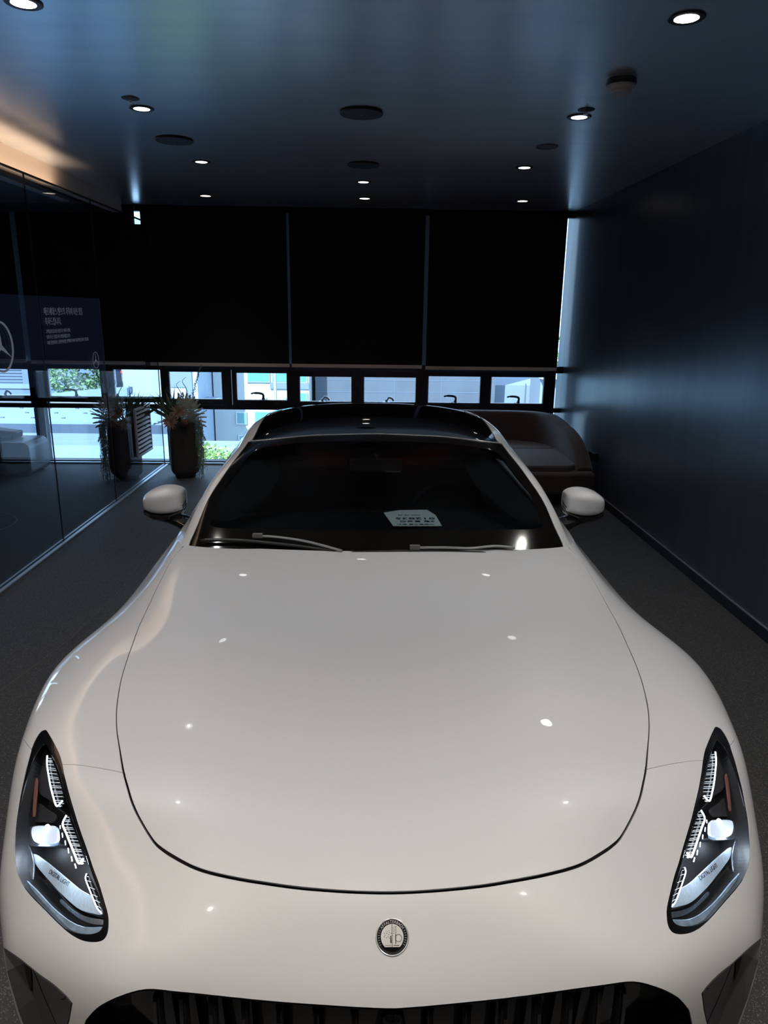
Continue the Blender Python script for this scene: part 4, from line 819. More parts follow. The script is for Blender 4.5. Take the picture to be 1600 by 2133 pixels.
# ---- headlights
def headlight(sd):
    pk = pocket('headlight', BODY, OUT['lamp'], .075, M_satin, CAR, sd)
    plate('headlight_bezel', BODY, OUT['lamp'], M_blk, pk, .0012, sd, .02, thick=.004, holes=[OUT['lamp_inner']])
    E = OUT['lampel']
    def el(key, name, m, **k):
        off, L = E[key]; return plate(name, BODY, L, m, pk, off, sd, .012, **k)
    el('plate_a', 'headlight_trim', M_grey, thick=.004); el('plate_b', 'headlight_trim', M_grey, thick=.004)
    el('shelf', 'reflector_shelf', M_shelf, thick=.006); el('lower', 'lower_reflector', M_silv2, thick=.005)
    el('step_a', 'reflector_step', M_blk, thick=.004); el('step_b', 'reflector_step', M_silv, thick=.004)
    el('side_glow', 'side_reflector', M_silv, thick=.004); el('marker', 'side_marker', M_amber, thick=.004)  # side_glow plate is added to stand in for bluish reflection streaks
    for key in 'abc':
        off, L = E['drl_' + key]; o = plate('daylight_strip', BODY, L, M_blk, pk, off + .004, sd, .012, thick=.006)
        off2, Q = E['edge_' + key]; pts = line3(BODY, [tuple(q) for q in spline(Q, 4)], off2, sd)
        MB().tube(pts, .0020 if key != 'c' else .0013, 6).build('light_guide', M_drl, o, True)
        A = np.array(L); dv = np.array(Q)[-1] - np.array(Q)[0]; n_ = 22 if key != 'c' else 8; f = MB()
        for k in range(1, n_):
            # thin lit ribs across the strip
            t = k / n_; c0 = np.array(spline(Q, 6)[int(t * (len(spline(Q, 6)) - 1))]); d = np.array([-1.0, -0.25]) if True else 0
            e = None
            for s_ in np.arange(.002, .04, .001):
                if not in_poly([c0 + d * s_], A)[0]:
                    if s_ > .004: e = c0 + d * (s_ - .001); break
            if e is None: continue
            f.tube(line3(BODY, [c0, e], off + .001, sd), .0005, 4)
        if f.v: f.build('light_rib', M_dl2, o)
    off, Q = E['dash']
    for k in range(0, len(Q), 2):
        MB().tube(line3(BODY, Q[k:k + 2], off, sd), .0012, 6).build('daylight_dash', M_drl, pk)
    # projector: rounded block with a lit lens
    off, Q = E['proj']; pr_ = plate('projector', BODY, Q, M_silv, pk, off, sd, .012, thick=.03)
    off, Q = E['proj_lens']; plate('projector_lens', BODY, Q, M_proj, pr_, off, sd, .012, thick=.009)
    c0 = np.mean(np.array(Q), 0); hp, hn = at(BODY, c0[0] - .012, c0[1] + .012, off - .002, sd)
    MB().lathe([(.001, .003), (.004, .002), (.005, 0)], 16).build('projector_hot_spot', M_hot, pr_, True, loc=hp)
    off, Q = E['text']; P4 = [at(BODY, q[0], q[1], off, sd) for q in Q]
    a, b, c_ = P4[0][0], P4[1][0], P4[3][0]
    if sd == 1: a, b, c_ = P4[1][0], P4[0][0], P4[2][0]
    ex = (b - a); w = ex.length; ex.normalize(); ey = (a - c_).normalized(); ez = ex.cross(ey).normalized(); ey = ez.cross(ex)
    me = text_mesh('DIGITAL LIGHT', .013, width=w * .95)
    o = link('lettering', me, M_ink, pk); o.matrix_basis = Matrix.Translation(c_ + (a - c_) * .25 + ez * .002) @ Matrix((ex, ey, ez)).transposed().to_4x4()
    plate('lamp_glass', BODY, OUT['lamp'], M_lens, pk, -.0002, sd, .02)
    li = bpy.data.lights.new('headlight_glow', 'POINT'); li.energy = .7; li.color = (.75, .87, 1); li.shadow_soft_size = .01
    lo = bpy.data.objects.new('headlight_glow', li); COL.objects.link(lo); lo.parent = pk; q = OUT['lampel']['shelf'][1]; cc = np.mean(np.array(q), 0)
    l2 = bpy.data.objects.new('headlight_glow', li.copy()); COL.objects.link(l2); l2.parent = pk; l2.data.energy = .13; l2.location = at(BODY, .872, .60, .020, sd)[0]  # second point light, added to brighten the outer side of the lamp
    lo.location = at(BODY, cc[0] - .03, cc[1] + .03, .024, sd)[0]
headlight(-1); headlight(1)

# ---- glasshouse
wsp = OUT['ws_side']; wst = OUT['ws_top']; wsi = OUT['ws_inner']; rfs = OUT['roof_side']
def half_poly(S, name, poly, m, parent, side=0, off=0., step=.025, holes=(), **k):
    return plate(name, S, poly, m, parent, off, side, step, holes=holes, sm=1, **k)
side_l = [tuple(q) for q in spline(wsp, 4)]; top_l = [tuple(q) for q in spline(wst, 4)]; roof_l = [tuple(q) for q in spline(rfs, 4)]
inner_l = [tuple(q) for q in spline(wsi, 4)]
ws_poly = [(0, 0.0), (.615, 0.0)] + side_l + top_l + [(0, top_l[-1][1])]
ws_poly = [(0.0, 0.0), (0.615, 0.0)] + side_l + [q for q in top_l if q[0] > 0]
ws_poly.append((0.0, top_l[-1][1]))
roof_poly = [(0.0, top_l[-1][1] + .004)] + [(q[0], q[1] + .004) for q in top_l[::-1] if q[0] > 0] + roof_l[1:] + [(.55, 1.78), (.45, 1.86), (0.0, 1.90)]
win_poly = [(.70, .58), (.715, .50), (.93, .43), (.935, 1.0), (.93, 1.75), (.84, 1.88), (.72, 1.62), (.700, 1.1)]
rear_poly = [(0.0, 1.93), (.44, 1.90), (.52, 2.0), (.50, 2.6), (0.0, 2.66)]
CU, CV = CAB.U, CAB.V
lc = [(ws_poly, True), (roof_poly, True), (win_poly, True), (rear_poly, True)]
gC = np.array([(u, v) for v in np.arange(.01, CV, .03) for u in np.arange(.02, CU, .025)]); gC = gC[dist_to(gC, lc) > .006]
rc = [(0, 0), (CU, 0), (CU, CV), (0, CV)]
uvC, TC = triangulate(gC, lc + [(rc, True)]); cC = uvC[TC].mean(1)
kC = (cC[:, 0] > 0) & (cC[:, 0] < CU) & (cC[:, 1] > 0) & (cC[:, 1] < CV)
for P_ in (ws_poly, roof_poly, win_poly, rear_poly): kC &= ~in_poly(cC, P_)
surf_obj('roof_frame', CAB, uvC, TC[kC], M_paint, CAR, 0, flange=.012)
wi = inner_l
gC = np.array([(u, v) for v in np.arange(.01, .9, .025) for u in np.arange(.0, .65, .025)])
frame_loop = ws_poly
hole = wi
lw = [(frame_loop, True), (hole + [(0.0, wi[-1][1])], True)]
gW = gC[(dist_to(gC, lw) > .005) & in_poly(gC, frame_loop)]
uvW, TW = triangulate(gW, lw); cW = uvW[TW].mean(1); inside = in_poly(cW, frame_loop); inn = in_poly(cW, hole + [(0.0, wi[-1][1])])
surf_obj('windscreen_border', CAB, uvW, TW[inside & ~inn], M_frit, CAR, 0, off=.003)
surf_obj('windscreen', CAB, uvW, TW[inside & inn], M_wsglass, CAR, 0, off=.003)
half_poly(CAB, 'roof_glass', roof_poly, M_roof, CAR, 0, .003)
half_poly(CAB, 'rear_window', rear_poly, M_roof, CAR, 0, .004)
for sd in (-1, 1): half_poly(CAB, 'side_window', win_poly, M_wsglass, CAR, sd, .004)
# bright line at the front edge of the roof glass
tl = [q for q in top_l]; L = line3(CAB, [(q[0], q[1] + .002) for q in tl], -.0006, 1); Lm = [Vector((-q.x, q.y, q.z)) for q in L]
MB().tube(L + Lm[::-1][1:], .0016, 6).build('roof_trim', M_chrome, CAR, True)

# ---- wipers
def wiper(pts, blade, base):
    a = MB(); a.tube(spline(pts, 6), .008, 8, flat=.6)
    w = a.build('wiper_arm', mat('wiper_grey', (.24, .24, .25), .4), CAR, True)
    MB().tube(spline(blade, 6), [.004] + [.007] * (len(spline(blade, 6)) - 2) + [.004], 8).build('wiper_blade', M_satin, w, True)
    q = Vector(pts[-1]); MB().box(q.x - .028, q.x + .012, q.y - .008, q.y + .012, q.z - .008, q.z + .010).build('wiper_joint', mat('wiper_joint_grey', (.12, .12, .12), .45), w, bevel=.003)
def cab_pt(x, v, off=-.012):
    u = x
    for _ in range(12):
        p = CAB.ev(abs(u), v)[0][0]; u += (x - math.copysign(p[0], x)) * .8
    return at(CAB, abs(u), v, off, 1 if x > 0 else -1)[0]
wiper([(-.14, 1.625, .972), (-.22, 1.655, .985), cab_pt(-.30, .075, -.022), cab_pt(-.40, .088, -.022), cab_pt(-.465, .090, -.022)],
      [cab_pt(-.70, .055), cab_pt(-.55, .072), cab_pt(-.40, .066), cab_pt(-.25, .050), cab_pt(-.16, .035)], None)
wiper([(.54, 1.672, .972), (.46, 1.672, .978), cab_pt(.36, .040, -.024), cab_pt(.26, .045, -.024), cab_pt(.15, .045, -.024)],
      [cab_pt(-.12, .030), cab_pt(.02, .036), cab_pt(.15, .038), cab_pt(.30, .034), cab_pt(.42, .026)], None)

# ---- door mirrors
def door_mirror(sd):
    root = empty('door_mirror'); root.parent = CAR; root.location = (sd * .960, 2.17, 1.032); root.scale = (.90, .92, .92)
    # housing: closed lofted shell, rounded rectangle sections across x
    secs = [(-.105, .050, .036, .000, .020), (-.100, .080, .048, .000, .020), (-.080, .098, .058, .004, .012), (-.045, .108, .066, .006, .004), (0.0, .108, .066, .004, .0), (.045, .098, .058, -.002, .004), (.080, .078, .045, -.010, .014), (.100, .052, .030, -.016, .026), (.108, .022, .014, -.020, .036)]
    n = 28; v = []; f = []
    for (x, dy, dz, z0, y0) in secs:
        for k in range(n):
            t = 2 * PI * k / n; c, s_ = math.cos(t), math.sin(t)
            e = .62; yy = math.copysign(abs(c) ** e, c) * dy * (.62 if c > 0 else 1.0); zz = math.copysign(abs(s_) ** e, s_) * dz
            v.append((sd * x, y0 + yy, z0 + zz))
    for i in range(len(secs) - 1):
        for k in range(n): f.append((i * n + k, i * n + (k + 1) % n, (i + 1) * n + (k + 1) % n, (i + 1) * n + k))
    f += [tuple(range(n)), tuple(range((len(secs) - 1) * n, len(secs) * n))]
    sh = MB().add(v, f).build('mirror_housing', M_paint, root, True)
    md = sh.modifiers.new('s', 'SUBSURF'); md.levels = 1; md.render_levels = 2
    for k in range(3):
        z = -.012 - .014 * k
        MB().tube([(-sd * .104, -.045 + .012 * k, z - .008), (-sd * .107, .0, z + .002), (-sd * .104, .035, z + .012)], .0022, 6).build('mirror_fin', M_satin, sh)
    # black underside and stalk down to the door
    v = []; f = []
    for (x, dy, z0) in ((-.100, .07, -.048), (-.05, .098, -.064), (0, .10, -.066), (.05, .088, -.062), (.092, .05, -.050)):
        v += [(sd * x, -dy, z0 + .008), (sd * x, dy * .5, z0 + .008), (sd * x, dy * .45, z0 - .016), (sd * x, -dy * .85, z0 - .016)]
    for i in range(4):
        for k in range(4): f.append((i * 4 + k, i * 4 + (k + 1) % 4, i * 4 + 4 + (k + 1) % 4, i * 4 + 4 + k))
    f += [(0, 1, 2, 3), (16, 17, 18, 19)]
    MB().add(v, f).build('mirror_base', M_blk, root, bevel=.006)
    st = MB()
    pts = [(sd * .04, -.01, -.074), (-sd * .05, -.03, -.084), (-sd * .11, -.06, -.096), (-sd * .155, -.085, -.108), (-sd * .18, -.09, -.118)]
    for a in (0,): st.tube(pts, [.050, .056, .060, .068, .080], 14, flat=.48)
    st.build('mirror_stalk', M_blk, root, True)
door_mirror(-1); door_mirror(1)

# ---- wheels
def wheel(x, y, z, sd):
    t = empty('wheel'); t.parent = CAR; t.location = (x, y, z)
    MB().lathe([(.22, -.13), (.30, -.135), (.338, -.12), (.345, -.08), (.345, .08), (.338, .12), (.30, .135), (.22, .13)], 48, axis='x').build('tyre', M_rub, t, auto=.6)
    w = MB().lathe([(.24, sd * -.1), (.24, sd * .115), (.225, sd * .12), (.215, sd * .10), (.215, sd * -.1)], 40, axis='x')
    for k in range(10):
        a = 2 * PI * k / 10; w.tube([(sd * .085, .04 * math.cos(a), .04 * math.sin(a)), (sd * .10, .13 * math.cos(a + .06), .13 * math.sin(a + .06)), (sd * .112, .222 * math.cos(a), .222 * math.sin(a))], [.02, .013, .017], 6)
    w.lathe([(.05, sd * .06), (.05, sd * .11), (.03, sd * .118), (.001, sd * .12)], 20, axis='x')
    w.build('rim', M_dchrome, t, auto=.5)
for sd in (-1, 1):
    wheel(sd * .855, .93, .345, sd); wheel(sd * .85, 3.63, .345, sd)
    for yc in (.93, 3.63):
        v = []; f = []; n = 24
        for k in range(n + 1):
            a = PI * k / n
            for xx in (.60, .955): v.append((sd * xx, yc + .385 * math.cos(a), .34 + .385 * math.sin(a)))
        for k in range(n): f.append((2 * k, 2 * k + 1, 2 * k + 3, 2 * k + 2))
        MB().add(v, f).build('wheel_liner', M_void, CAR, True)
MB().box(-.72, .72, .45, 4.3, .12, .17).build('floor_pan', M_void, CAR)

# ---- interior
dsh = MB()
v = []; f = []
prof = [(1.72, .90), (1.78, .935), (1.95, .955), (2.15, .965), (2.28, .955), (2.36, .91), (2.38, .82), (2.36, .60)]
xs = np.linspace(-.70, .70, 21)
for y, z in prof:
    for x in xs: v.append((x, y, z - .03 * (abs(x) / .70) ** 4 + (.012 * math.exp(-((x - .36) / .16) ** 2) if 1.9 < y < 2.37 else 0)))
for i in range(len(prof) - 1):
    for k in range(20): f.append((i * 21 + k, i * 21 + k + 1, (i + 1) * 21 + k + 1, (i + 1) * 21 + k))
dsh.add(v, f).build('dashboard', M_leather, CAR, True)
ring = [(.36 + .18 * math.cos(t), 2.46 + .06 * math.sin(t), .86 + .17 * math.sin(t)) for t in np.linspace(0, 2 * PI, 41)]
sw = MB().tube(ring, .013, 8, cap=False); sw.tube([(.20, 2.45, .84), (.36, 2.42, .85), (.52, 2.45, .84)], .016, 6); sw.tube([(.36, 2.42, .85), (.36, 2.40, .70)], .016, 6)
sw.build('steering_wheel', M_leather, CAR, True)
for x in (-.36, .36):
    st = empty('seat'); st.parent = CAR; st.location = (x, 2.95, .45)
    MB().box(-.25, .25, -.30, .25, -.10, .06).build('seat_cushion', M_leather, st, bevel=.05, seg=3)
    MB().add([(-.25, .20, .0), (.25, .20, .0), (.25, .34, .0), (-.25, .34, .0), (-.20, .40, .55), (.20, .40, .55), (.20, .50, .55), (-.20, .50, .55)], [(0, 1, 2, 3), (4, 5, 6, 7), (0, 1, 5, 4), (1, 2, 6, 5), (2, 3, 7, 6), (3, 0, 4, 7)]).build('seat_back', M_leather, st, bevel=.05, seg=3)
    MB().box(-.12, .12, .42, .50, .56, .74).build('headrest', M_leather, st, bevel=.035, seg=3)
MB().box(-.62, .62, 2.45, 4.0, .32, .36).build('cabin_floor', M_leather, CAR)
mr = MB().box(-.12, .12, -.012, .012, -.033, .033).build('rear_view_mirror', M_blk, CAR, bevel=.01, loc=(0, 2.22, 1.185))
MB().tube([(0, 2.24, 1.19), (0, 2.20, 1.235)], .01, 6).build('mirror_mount', M_satin, CAR)
# tail lights
tlv = MB()
for sd in (-1, 1):
    pts = [(sd * .80, 4.49, .845), (sd * .72, 4.575, .855), (sd * .62, 4.625, .86), (sd * .50, 4.66, .86)]
    MB().tube(spline(pts, 4), .014, 8).build('tail_light', M_tail, CAR, True)

# ------------------------------------------------------------------ planter and flowers
M_stone = mat('ribbed_stone', (.10, .094, .088), .85, noise=.3, nscale=30, stretch=(1, 1, 8), bump=.9, bscale=60)
PL = empty('planter', (-2.10, 8.22, 0), .32, 'tall dark ribbed stone planter standing by the end window left of the car', 'planter')
v = []; f = []; n = 40
prof = [(.110, 0), (.122, .015), (.124, .040), (.150, .060), (.166, .090), (.170, .16), (.166, .40), (.158, .60), (.152, .640), (.132, .642), (.129, .600), (.122, .52)]
rp = []
for (ra, za), (rb, zb) in zip(prof[:9], prof[1:9]):
    m_ = max(1, int(abs(zb - za) / .006))
    for q_ in range(m_): t_ = q_ / m_; rp.append((ra + (rb - ra) * t_ + (.0012 if len(rp) % 2 else -.0008), za + (zb - za) * t_))
prof = rp + prof[8:]
for r_, z in prof:
    for k in range(n):
        a = 2 * PI * k / n; c, s_ = math.cos(a), math.sin(a); q = 1 / (abs(c) ** 5 + abs(s_) ** 5) ** .2
        v.append((r_ * q * c * .93, r_ * q * s_ * .93, z))
# fine horizontal ribs
for i in range(len(prof) - 1):
    for k in range(n): f.append((i * n + k, i * n + (k + 1) % n, (i + 1) * n + (k + 1) % n, (i + 1) * n + k))
f += [tuple(range(n))[::-1], tuple(range((len(prof) - 1) * n, len(prof) * n))]
MB().add(v, f).build('planter_body', M_stone, PL, auto=.6)
FL = empty('flower_arrangement', (-2.10, 8.22, .53), 0, 'mixed peach, white and green flower arrangement in the stone planter', 'flowers')
M_leaf = mat('dark_green_leaf', (.075, .13, .06), .5, noise=.3, nscale=20)
M_leaf2 = mat('grey_green_leaf', (.22, .30, .22), .6, noise=.3, nscale=20)
M_white = mat('cream_petal', (.78, .78, .68), .6); M_peach = mat('peach_petal', (.62, .44, .34), .6, noise=.2, nscale=30)
M_red = mat('dark_red_ball', (.14, .05, .045), .6, bump=.5, bscale=60); M_stem = mat('green_stem', (.09, .13, .07), .6)
rnd = random.Random(3)
def blade(mb, p0, d, ln, w, bend=.3, n=7):
    d = Vector(d).normalized(); s_ = d.cross(Vector((rnd.uniform(-.3, .3), -1, rnd.uniform(-.3, .3)))).normalized(); c = s_.cross(d); v = []; f = []
    for i in range(n + 1):
        t = i / n; p = Vector(p0) + d * ln * t + c * bend * ln * t * t * .5; ww = w * math.sin(PI * min(1, .25 + .75 * t)) * (1 - t ** 3)
        v += [p - s_ * ww, p + c * ww * .3, p + s_ * ww]
    for i in range(n):
        for k in (0, 1): f.append((i * 3 + k, i * 3 + k + 1, i * 3 + k + 4, i * 3 + k + 3))
    mb.add(v, f)
z0 = .0
# long curving leaves, left
for k in range(22):
    mb = MB(); a = -1.15 + .060 * k; L = .24 + .18 * rnd.random()
    blade(mb, (-.05 + .05 * rnd.uniform(-1, 1), rnd.uniform(-.05, .05), z0 + .10), (math.sin(a) * .9, rnd.uniform(-.3, .2), .85 * math.cos(a)), L, .014, rnd.uniform(-.8, .8))
    mb.build('leaf_blade', M_leaf if k % 3 else M_leaf2, FL, True)
def dahlia(c, r, m, name='dahlia'):
    mb = MB(); c = Vector(c); ax = Vector((rnd.uniform(-.3, .3), -1, .35)).normalized(); q = ax.to_track_quat('Z', 'Y')
    for ring_, (el_, ln, cnt) in enumerate(((.15, 1, 16), (.45, .9, 14), (.8, .75, 11), (1.15, .5, 7))):
        for k in range(cnt):
            a = 2 * PI * (k + .5 * ring_) / cnt + rnd.uniform(-.1, .1); d = q @ Vector((math.cos(a) * math.cos(el_), math.sin(a) * math.cos(el_), math.sin(el_)))
            blade(mb, c, d, r * ln, r * .13, rnd.uniform(-.5, .5), 4)
    mb.lathe([(.001, r * .25), (r * .12, r * .2), (r * .15, 0)], 10, c)
    mb.build(name, m, FL, True)
dahlia((-.005, -.14, .205), .090, M_peach); dahlia((-.085, -.16, .110), .095, M_peach)
MB().lathe([(.001, .042), (.022, .036), (.038, .018), (.042, 0), (.038, -.018), (.022, -.036), (.001, -.042)], 20, (.055, -.165, .095)).build('thistle_ball', M_red, FL, True)
def spray(name, base, tip, m, width, cnt, sz):
    """feathery plume: stem with short side shoots carrying small florets"""
    b, t = Vector(base), Vector(tip); mb = MB(); ax = (t - b); pts = [b + ax * s_ + Vector((0, 0, .06 * ax.length * math.sin(PI * s_))) for s_ in np.linspace(0, 1, 8)]
    mb.tube(pts, [.003 * (1 - .7 * i / 7) for i in range(8)], 5)
    for i in range(cnt):
        s_ = .15 + .85 * i / cnt; p = b + ax * s_ + Vector((0, 0, .06 * ax.length * math.sin(PI * s_)))
        for k in range(3):
            a = rnd.uniform(0, 2 * PI); d = Vector((math.cos(a), math.sin(a) * .8, rnd.uniform(.1, .7))).normalized(); ln = width * (1.05 - s_) * rnd.uniform(.6, 1.2)
            for j in range(3):
                q = p + d * ln * (j + 1) / 3 + Vector((rnd.uniform(-1, 1), rnd.uniform(-1, 1), rnd.uniform(-1, 1))) * sz * .6; e = sz * rnd.uniform(.6, 1.2)
                mb.add([q + Vector((e, 0, 0)), q + Vector((-e * .5, e * .6, 0)), q + Vector((-e * .5, -e * .6, e * .3)), q + Vector((0, 0, e))], [(0, 1, 3), (1, 2, 3), (2, 0, 3), (0, 2, 1)])
    mb.build(name, m, FL, False)
M_pplume = mat('pale_green_plume', (.55, .60, .48), .6)
for k in range(12):
    a = -.2 + .19 * k; spray('white_plume', (.04, -.05, .08), (.04 + .22 * math.sin(a), -.10 + rnd.uniform(-.05, .05), .13 + .26 * math.cos(a)), M_white if k % 2 else M_pplume, .075, 60, .0065)
spray('white_plume', (.0, .02, .1), (-.02, .0, .34), M_white, .07, 34, .008)
spray('tall_sprig', (.06, 0, .12), (.235, -.05, .665), M_leaf2, .030, 34, .007)
spray('fine_sprig', (-.08, -.08, .10), (-.27, -.12, .07), M_leaf, .055, 14, .006); spray('fine_sprig', (.1, -.08, .10), (.28, -.1, .22), mat('dry_reed', (.38, .30, .24), .7), .015, 12, .005)
# curly dark twigs
for x_, h in ((-.12, .38), (-.02, .42), (.04, .46), (-.20, .30)):
    pts = [(x_ * .3, -.02, .08), (x_ * .7, -.03, .08 + h * .4), (x_ + .03, -.02, .08 + h * .7), (x_ - .01, -.02, .08 + h * .9), (x_ + .03, -.02, .08 + h)]
    MB().tube(spline(pts, 4), [.006 * (1 - .75 * i / 16) for i in range(17)], 6).build('curly_twig', M_leaf, FL, True)
# hanging moss on the right side, down to the floor
def trail(x, y, zt, zb, cnt, m, name, spread=.03):
    mb = MB()
    for k in range(cnt):
        px, py = x + rnd.uniform(-spread, spread), y + rnd.uniform(-.05, .05); pts = []; z = zt - rnd.uniform(0, .1); zz = zb + rnd.uniform(0, .35) * (zt - zb)
        while z > zz:
            pts.append((px, py, z)); z -= .03; px += rnd.uniform(-.007, .007); py += rnd.uniform(-.006, .006)
        if len(pts) > 2:
            mb.tube(pts, .0014, 4)
            for p in pts:
                e = .013 * rnd.uniform(.5, 1.2); dx, dy = rnd.uniform(-1, 1), rnd.uniform(-1, 1)
                mb.add([(p[0], p[1], p[2]), (p[0] + e * dx, p[1] + e * dy, p[2] + e * .4), (p[0] + e * dx * .6, p[1] + e * dy * 1.4, p[2] - e * .6)], [(0, 1, 2)])
    mb.build(name, m, FL)
M_moss = mat('pale_moss', (.36, .44, .34), .7)
trail(.178, -.06, .14, -.50, 75, M_moss, 'hanging_moss', .030); trail(.06, -.175, .05, -.25, 4, M_leaf, 'hanging_moss', .012)
spray('trailing_fern', (.12, -.04, .10), (.24, -.06, -.10), M_leaf2, .05, 20, .007)

def mirrored(o, name_loc, rz, lab):
    r = o.copy(); COL.objects.link(r); r.location = name_loc; r.rotation_euler = (0, 0, rz); r.scale = (-1, 1, 1); r['label'] = lab
    for ch in o.children:
        c_ = ch.copy(); COL.objects.link(c_); c_.parent = r
    return r
mirrored(PL, (-2.725, 8.08, 0), .62, 'tall dark ribbed stone planter behind the glass partition, left of the louvre')
mirrored(FL, (-2.725, 8.08, .53), 0, 'shaded flower arrangement behind the glass partition with a sprig leaning left')
for q in [o for o in COL.objects if o.name.startswith('flower_arrangement') and o.parent is None]: q.scale = (q.scale[0] * 1.12, 1.0, 1.12)
PL['group'] = 'stone planters'; PL['label'] = 'tall dark ribbed stone planter in front of the glass partition, nearest the car'
FL['group'] = 'planter flower arrangements'
for o in list(COL.objects):
    if o.name.startswith('planter') and o.parent is None: o['group'] = 'stone planters'
    if o.name.startswith('flower_arrangement') and o.parent is None: o['group'] = 'planter flower arrangements'
# ------------------------------------------------------------------ outside
M_bw = mat('white_render', (.34, .38, .39), .8); M_bg = mat('grey_concrete', (.055, .07, .09), .85, noise=.15, nscale=.8); M_bb = mat('blue_grey_sheet', (.10, .14, .20), .7)
M_teal = mat('teal_glazing', (.07, .24, .27), .2); M_pale = mat('pale_roof_sheet', (.15, .20, .26), .6); M_dk = mat('dark_grey_and_shade', (.08, .09, .11), .8)  # last one is dark grey, also used to paint recess shade
M_street = mat('asphalt', (.12, .12, .12), .9, noise=.2, nscale=3)
gr = MB().box(-60, 60, 9.6, 120, -7.2, -7).build('street_ground', M_street); gr['kind'] = 'structure'
def building(name, lab, cat, x0, x1, y0, y1, z1, m, wins=(), z0=-7.0, wm=None, extra=()):
    r = empty(name, ((x0 + x1) / 2, y0, z0), 0, lab, cat); cx = (x0 + x1) / 2
    MB().box(x0 - cx, x1 - cx, 0, y1 - y0, 0, z1 - z0).build('wall', m, r)
    for (a, b, c, d) in wins:
        w = MB().box(a - cx, b - cx, -.05, .02, c - z0, d - z0).build('window_frame', M_bw if m is not M_bw else M_alu, r)
        MB().box(a - cx + .04, b - cx - .04, -.07, -.04, c - z0 + .04, d - z0 - .04).build('pane', wm or M_teal, w)
    for (a, b, c, d, y_, mm, nm) in extra: MB().box(a - cx, b - cx, -y_, .01, c - z0, d - z0).build(nm, mm, r)
    return r
building('office_building', 'white rendered building with teal windows seen through the second end window', 'building', -5.05, -1.93, 24, 32, 7, M_bw,
         [(-3.95, -3.2, -.42, .6), (-3.15, -2.4, -.42, .6), (-2.35, -1.98, -.42, .6), (-2.55, -1.98, -1.05, -.72), (-4.35, -4.0, -1.80, -1.38), (-3.75, -2.9, -1.85, -1.35), (-4.30, -3.98, -2.70, -2.15), (-3.75, -3.3, -2.6, -2.05), (-2.8, -2.2, -2.6, -2.05)],
         extra=[(-3.2, -1.93, -.62, -.42, .06, M_bb, 'ledge')])
building('side_building', 'pale blue building with painted recess shade behind the flowers in the window', 'building', -7.3, -5.10, 22, 30, 7, mat('pale_blue_render', (.26, .33, .41), .8),
         extra=[(-5.9, -5.45, -.40, .4, .03, M_bb, 'recess'), (-6.0, -5.6, -1.9, -1.2, .03, M_dk, 'recess'), (-5.45, -5.25, -3.5, 1, .04, M_bb, 'pilaster')])  # recess plates are flat dark colour painting shade on the wall
building('concrete_building', 'plain grey concrete building filling the middle end windows', 'building', -1.80, 4.35, 25, 35, 8, M_bg, extra=[(-1.80, 4.35, -.405, -.395, .01, M_bb, 'joint'), (-1.80, 4.35, -.805, -.795, .01, M_bb, 'joint'), (.9, .91, -6, 8, .01, M_bb, 'joint'), (2.5, 2.51, -6, 8, .01, M_bb, 'joint')])
building('low_white_building', 'low white box building in the right end window', 'building', 4.5, 8.6, 26, 33, -.62, mat('pale_blue_block', (.13, .17, .22), .8), extra=[(5.6, 5.63, -7, -.55, .03, M_dk, 'joint')])
building('roof_house', 'white gabled annex at the right edge of the right end window', 'building', 5.55, 9, 23.5, 25, -.15, mat('annex_grey', (.15, .19, .24), .8), extra=[(5.5, 9.05, -.15, -.06, .3, M_bw, 'roof_edge')])
building('orange_roof_house', 'small orange roofed house far off in the right end window', 'building', 8.0, 10.2, 46, 50, -1.25, mat('orange_roof', (.65, .16, .05), .7))
building('sheet_hall', 'blue grey ribbed metal hall beyond the flat roofs, seen through the glass partition', 'building', -22, -9.2, 27, 40, 5, M_bb,
         [(-11.9, -11.5, -.62, -.42), (-11.4, -11.0, -.62, -.42)], wm=M_dk, extra=[(-22, -9.2, -1.02, -.86, .05, M_pale, 'band'), (-10.75, -10.2, -.85, -.45, .04, M_dk, 'door')] + [(-22, -12.6, -.8 + k * .11, -.785 + k * .11, .03, M_dk, 'rib') for k in range(9)])
building('brown_building', 'grey brown building seen through the glass partition beside the tree', 'building', -8.5, -7.35, 25.5, 32, 5, mat('brown_grey_render', (.14, .15, .17), .8), extra=[(-8.5, -8.2, -.30, -.22, .05, mat('red_sign', (.7, .05, .05), .6), 'sign')])
# flat roofs just outside
fr_ = empty('flat_roof', (-8, 14.0, -1.3), 0, 'pale flat roof right outside the left lower windows', 'roof')
MB().box(-8, 5.2, -2.8, 3.2, -.3, 0).build('roof_deck', mat('pale_deck', (.17, .25, .33), .8, noise=.08, nscale=1.2), fr_)
MB().box(-8, 5.2, 3.2, 3.4, -.3, .10).build('parapet', M_pale, fr_)
rr = empty('sheet_roof', (-8, 17.6, -1.2), 0, 'pale sheet metal roof with small fixings and a dark front edge', 'roof')
MB().box(-8, 3.4, 0, .3, 0, .34).build('fascia', mat('dark_fascia', (.035, .055, .085), .8), rr); MB().box(-8, 3.4, 0, 5.5, .34, .40).build('roof_sheet', mat('sheet_ribbed', (.16, .22, .30), .6), rr)  # front fascia has a darker base colour than the roof sheet
MB().box(-8, 3.4, -.3, .0, 0, .12).build('gutter', M_pale, rr)
fx = MB()
for i in range(7):
    for j in range(5): fx.box(-2.6 + i * .75 + j * .2, -2.52 + i * .75 + j * .2, .5 + j * .9, .56 + j * .9, .40, .425)
fx.build('roof_fixings', M_dk, rr)
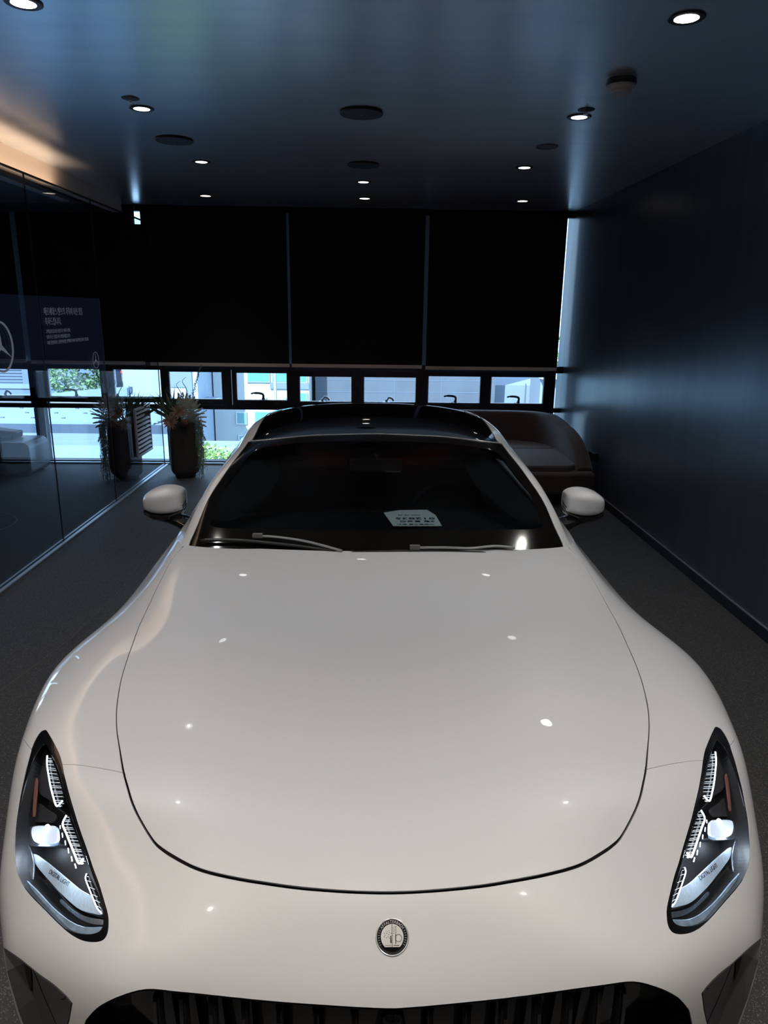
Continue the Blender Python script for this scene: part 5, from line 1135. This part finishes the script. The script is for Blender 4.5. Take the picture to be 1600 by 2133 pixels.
pw = tag(MB().add([(-11.8, 18.6, -.8), (-9.6, 20.9, -.8), (-9.6, 21.1, -.8), (-11.8, 18.9, -.8), (-11.8, 18.6, -.40), (-9.6, 20.9, -.55), (-9.6, 21.1, -.55), (-11.8, 18.9, -.40)], [(3, 2, 1, 0), (4, 5, 6, 7), (0, 1, 5, 4), (1, 2, 6, 5), (2, 3, 7, 6), (3, 0, 4, 7)]).build('parapet_wall', M_pale), 'pale slanting parapet wall on the sheet metal roof', 'wall')
arcp = [(-10.9 + .35 * k, 21.9 - .01 * k * k, -.82 + .045 * k) for k in range(13)]
v = []; f = []
for i, (x, y, z) in enumerate(arcp): v += [(x, y, z - .22), (x, y, z), (x, y + .5, z), (x, y + .5, z - .22)]
for i in range(len(arcp) - 1):
    for k in range(4): f.append((i * 4 + k, i * 4 + (k + 1) % 4, i * 4 + 4 + (k + 1) % 4, i * 4 + 4 + k))
f += [(3, 2, 1, 0), (48, 49, 50, 51)]
tag(MB().add(v, f).build('ramp_edge', M_pale), 'pale rising ramp edge crossing behind the sheet metal roof', 'ramp')
def tree(x, y, z, r, lab, cnt, m, name='tree', base=-7.0):
    t = empty(name, (x, y, base), 0, lab, 'tree'); q = random.Random(int(x * 10) + 50); mb = MB(); h = z - base
    for i in range(cnt):
        a, b = q.uniform(0, 2 * PI), math.acos(q.uniform(-1, 1)); rr_ = r * q.uniform(.55, 1.05) ** .6
        p = Vector((rr_ * math.sin(b) * math.cos(a), rr_ * math.sin(b) * math.sin(a), h + rr_ * .85 * math.cos(b))); e = r * q.uniform(.05, .10)
        d1 = Vector((q.uniform(-1, 1), q.uniform(-1, 1), q.uniform(-1, 1))).normalized() * e; d2 = d1.orthogonal().normalized() * e * .5
        mb.add([p - d1, p + d2, p + d1, p - d2], [(0, 1, 2, 3)])
    mb.build('foliage', m, t); MB().tube([(0, 0, 0), (.05, 0, h * .5), (0, 0, h)], [.12, .09, .04], 7).build('trunk', M_dk, t)
M_tree = mat('bright_green_foliage', (.16, .26, .07), .6, noise=.4, nscale=4); M_tree2 = mat('green_foliage', (.09, .17, .06), .6, noise=.3, nscale=4)  # first foliage has a brighter green base colour than the second
tree(-3.35, 15.0, -1.55, .80, 'bright green round tree top just outside, right of the planter', 1800, M_tree)
tree(-9.55, 24.4, -.28, .95, 'green tree beside the metal hall, seen through the glass partition', 1300, M_tree2)
tree(9.8, 42, -1.0, 2.2, 'green tree far off in the right end window', 700, M_tree2)
tree(-16.5, 24.5, -1.45, 1.0, 'low green shrub in front of the metal hall at the left edge', 500, M_tree2, 'shrub')
pole = empty('utility_pole', (-2.85, 22.5, -7), 0, 'pale utility pole with insulators in the second end window', 'pole')
MB().tube([(0, 0, 0), (0, 0, 7.0)], .05, 8).build('pole_shaft', M_alu, pole)
MB().tube([(-.35, 0, 6.1), (.35, 0, 6.1)], .025, 6).tube([(-.3, 0, 6.25), (-.3, 0, 6.05)], .05, 6).tube([(.3, 0, 6.25), (.3, 0, 6.05)], .05, 6).build('crossarm', M_alu, pole)
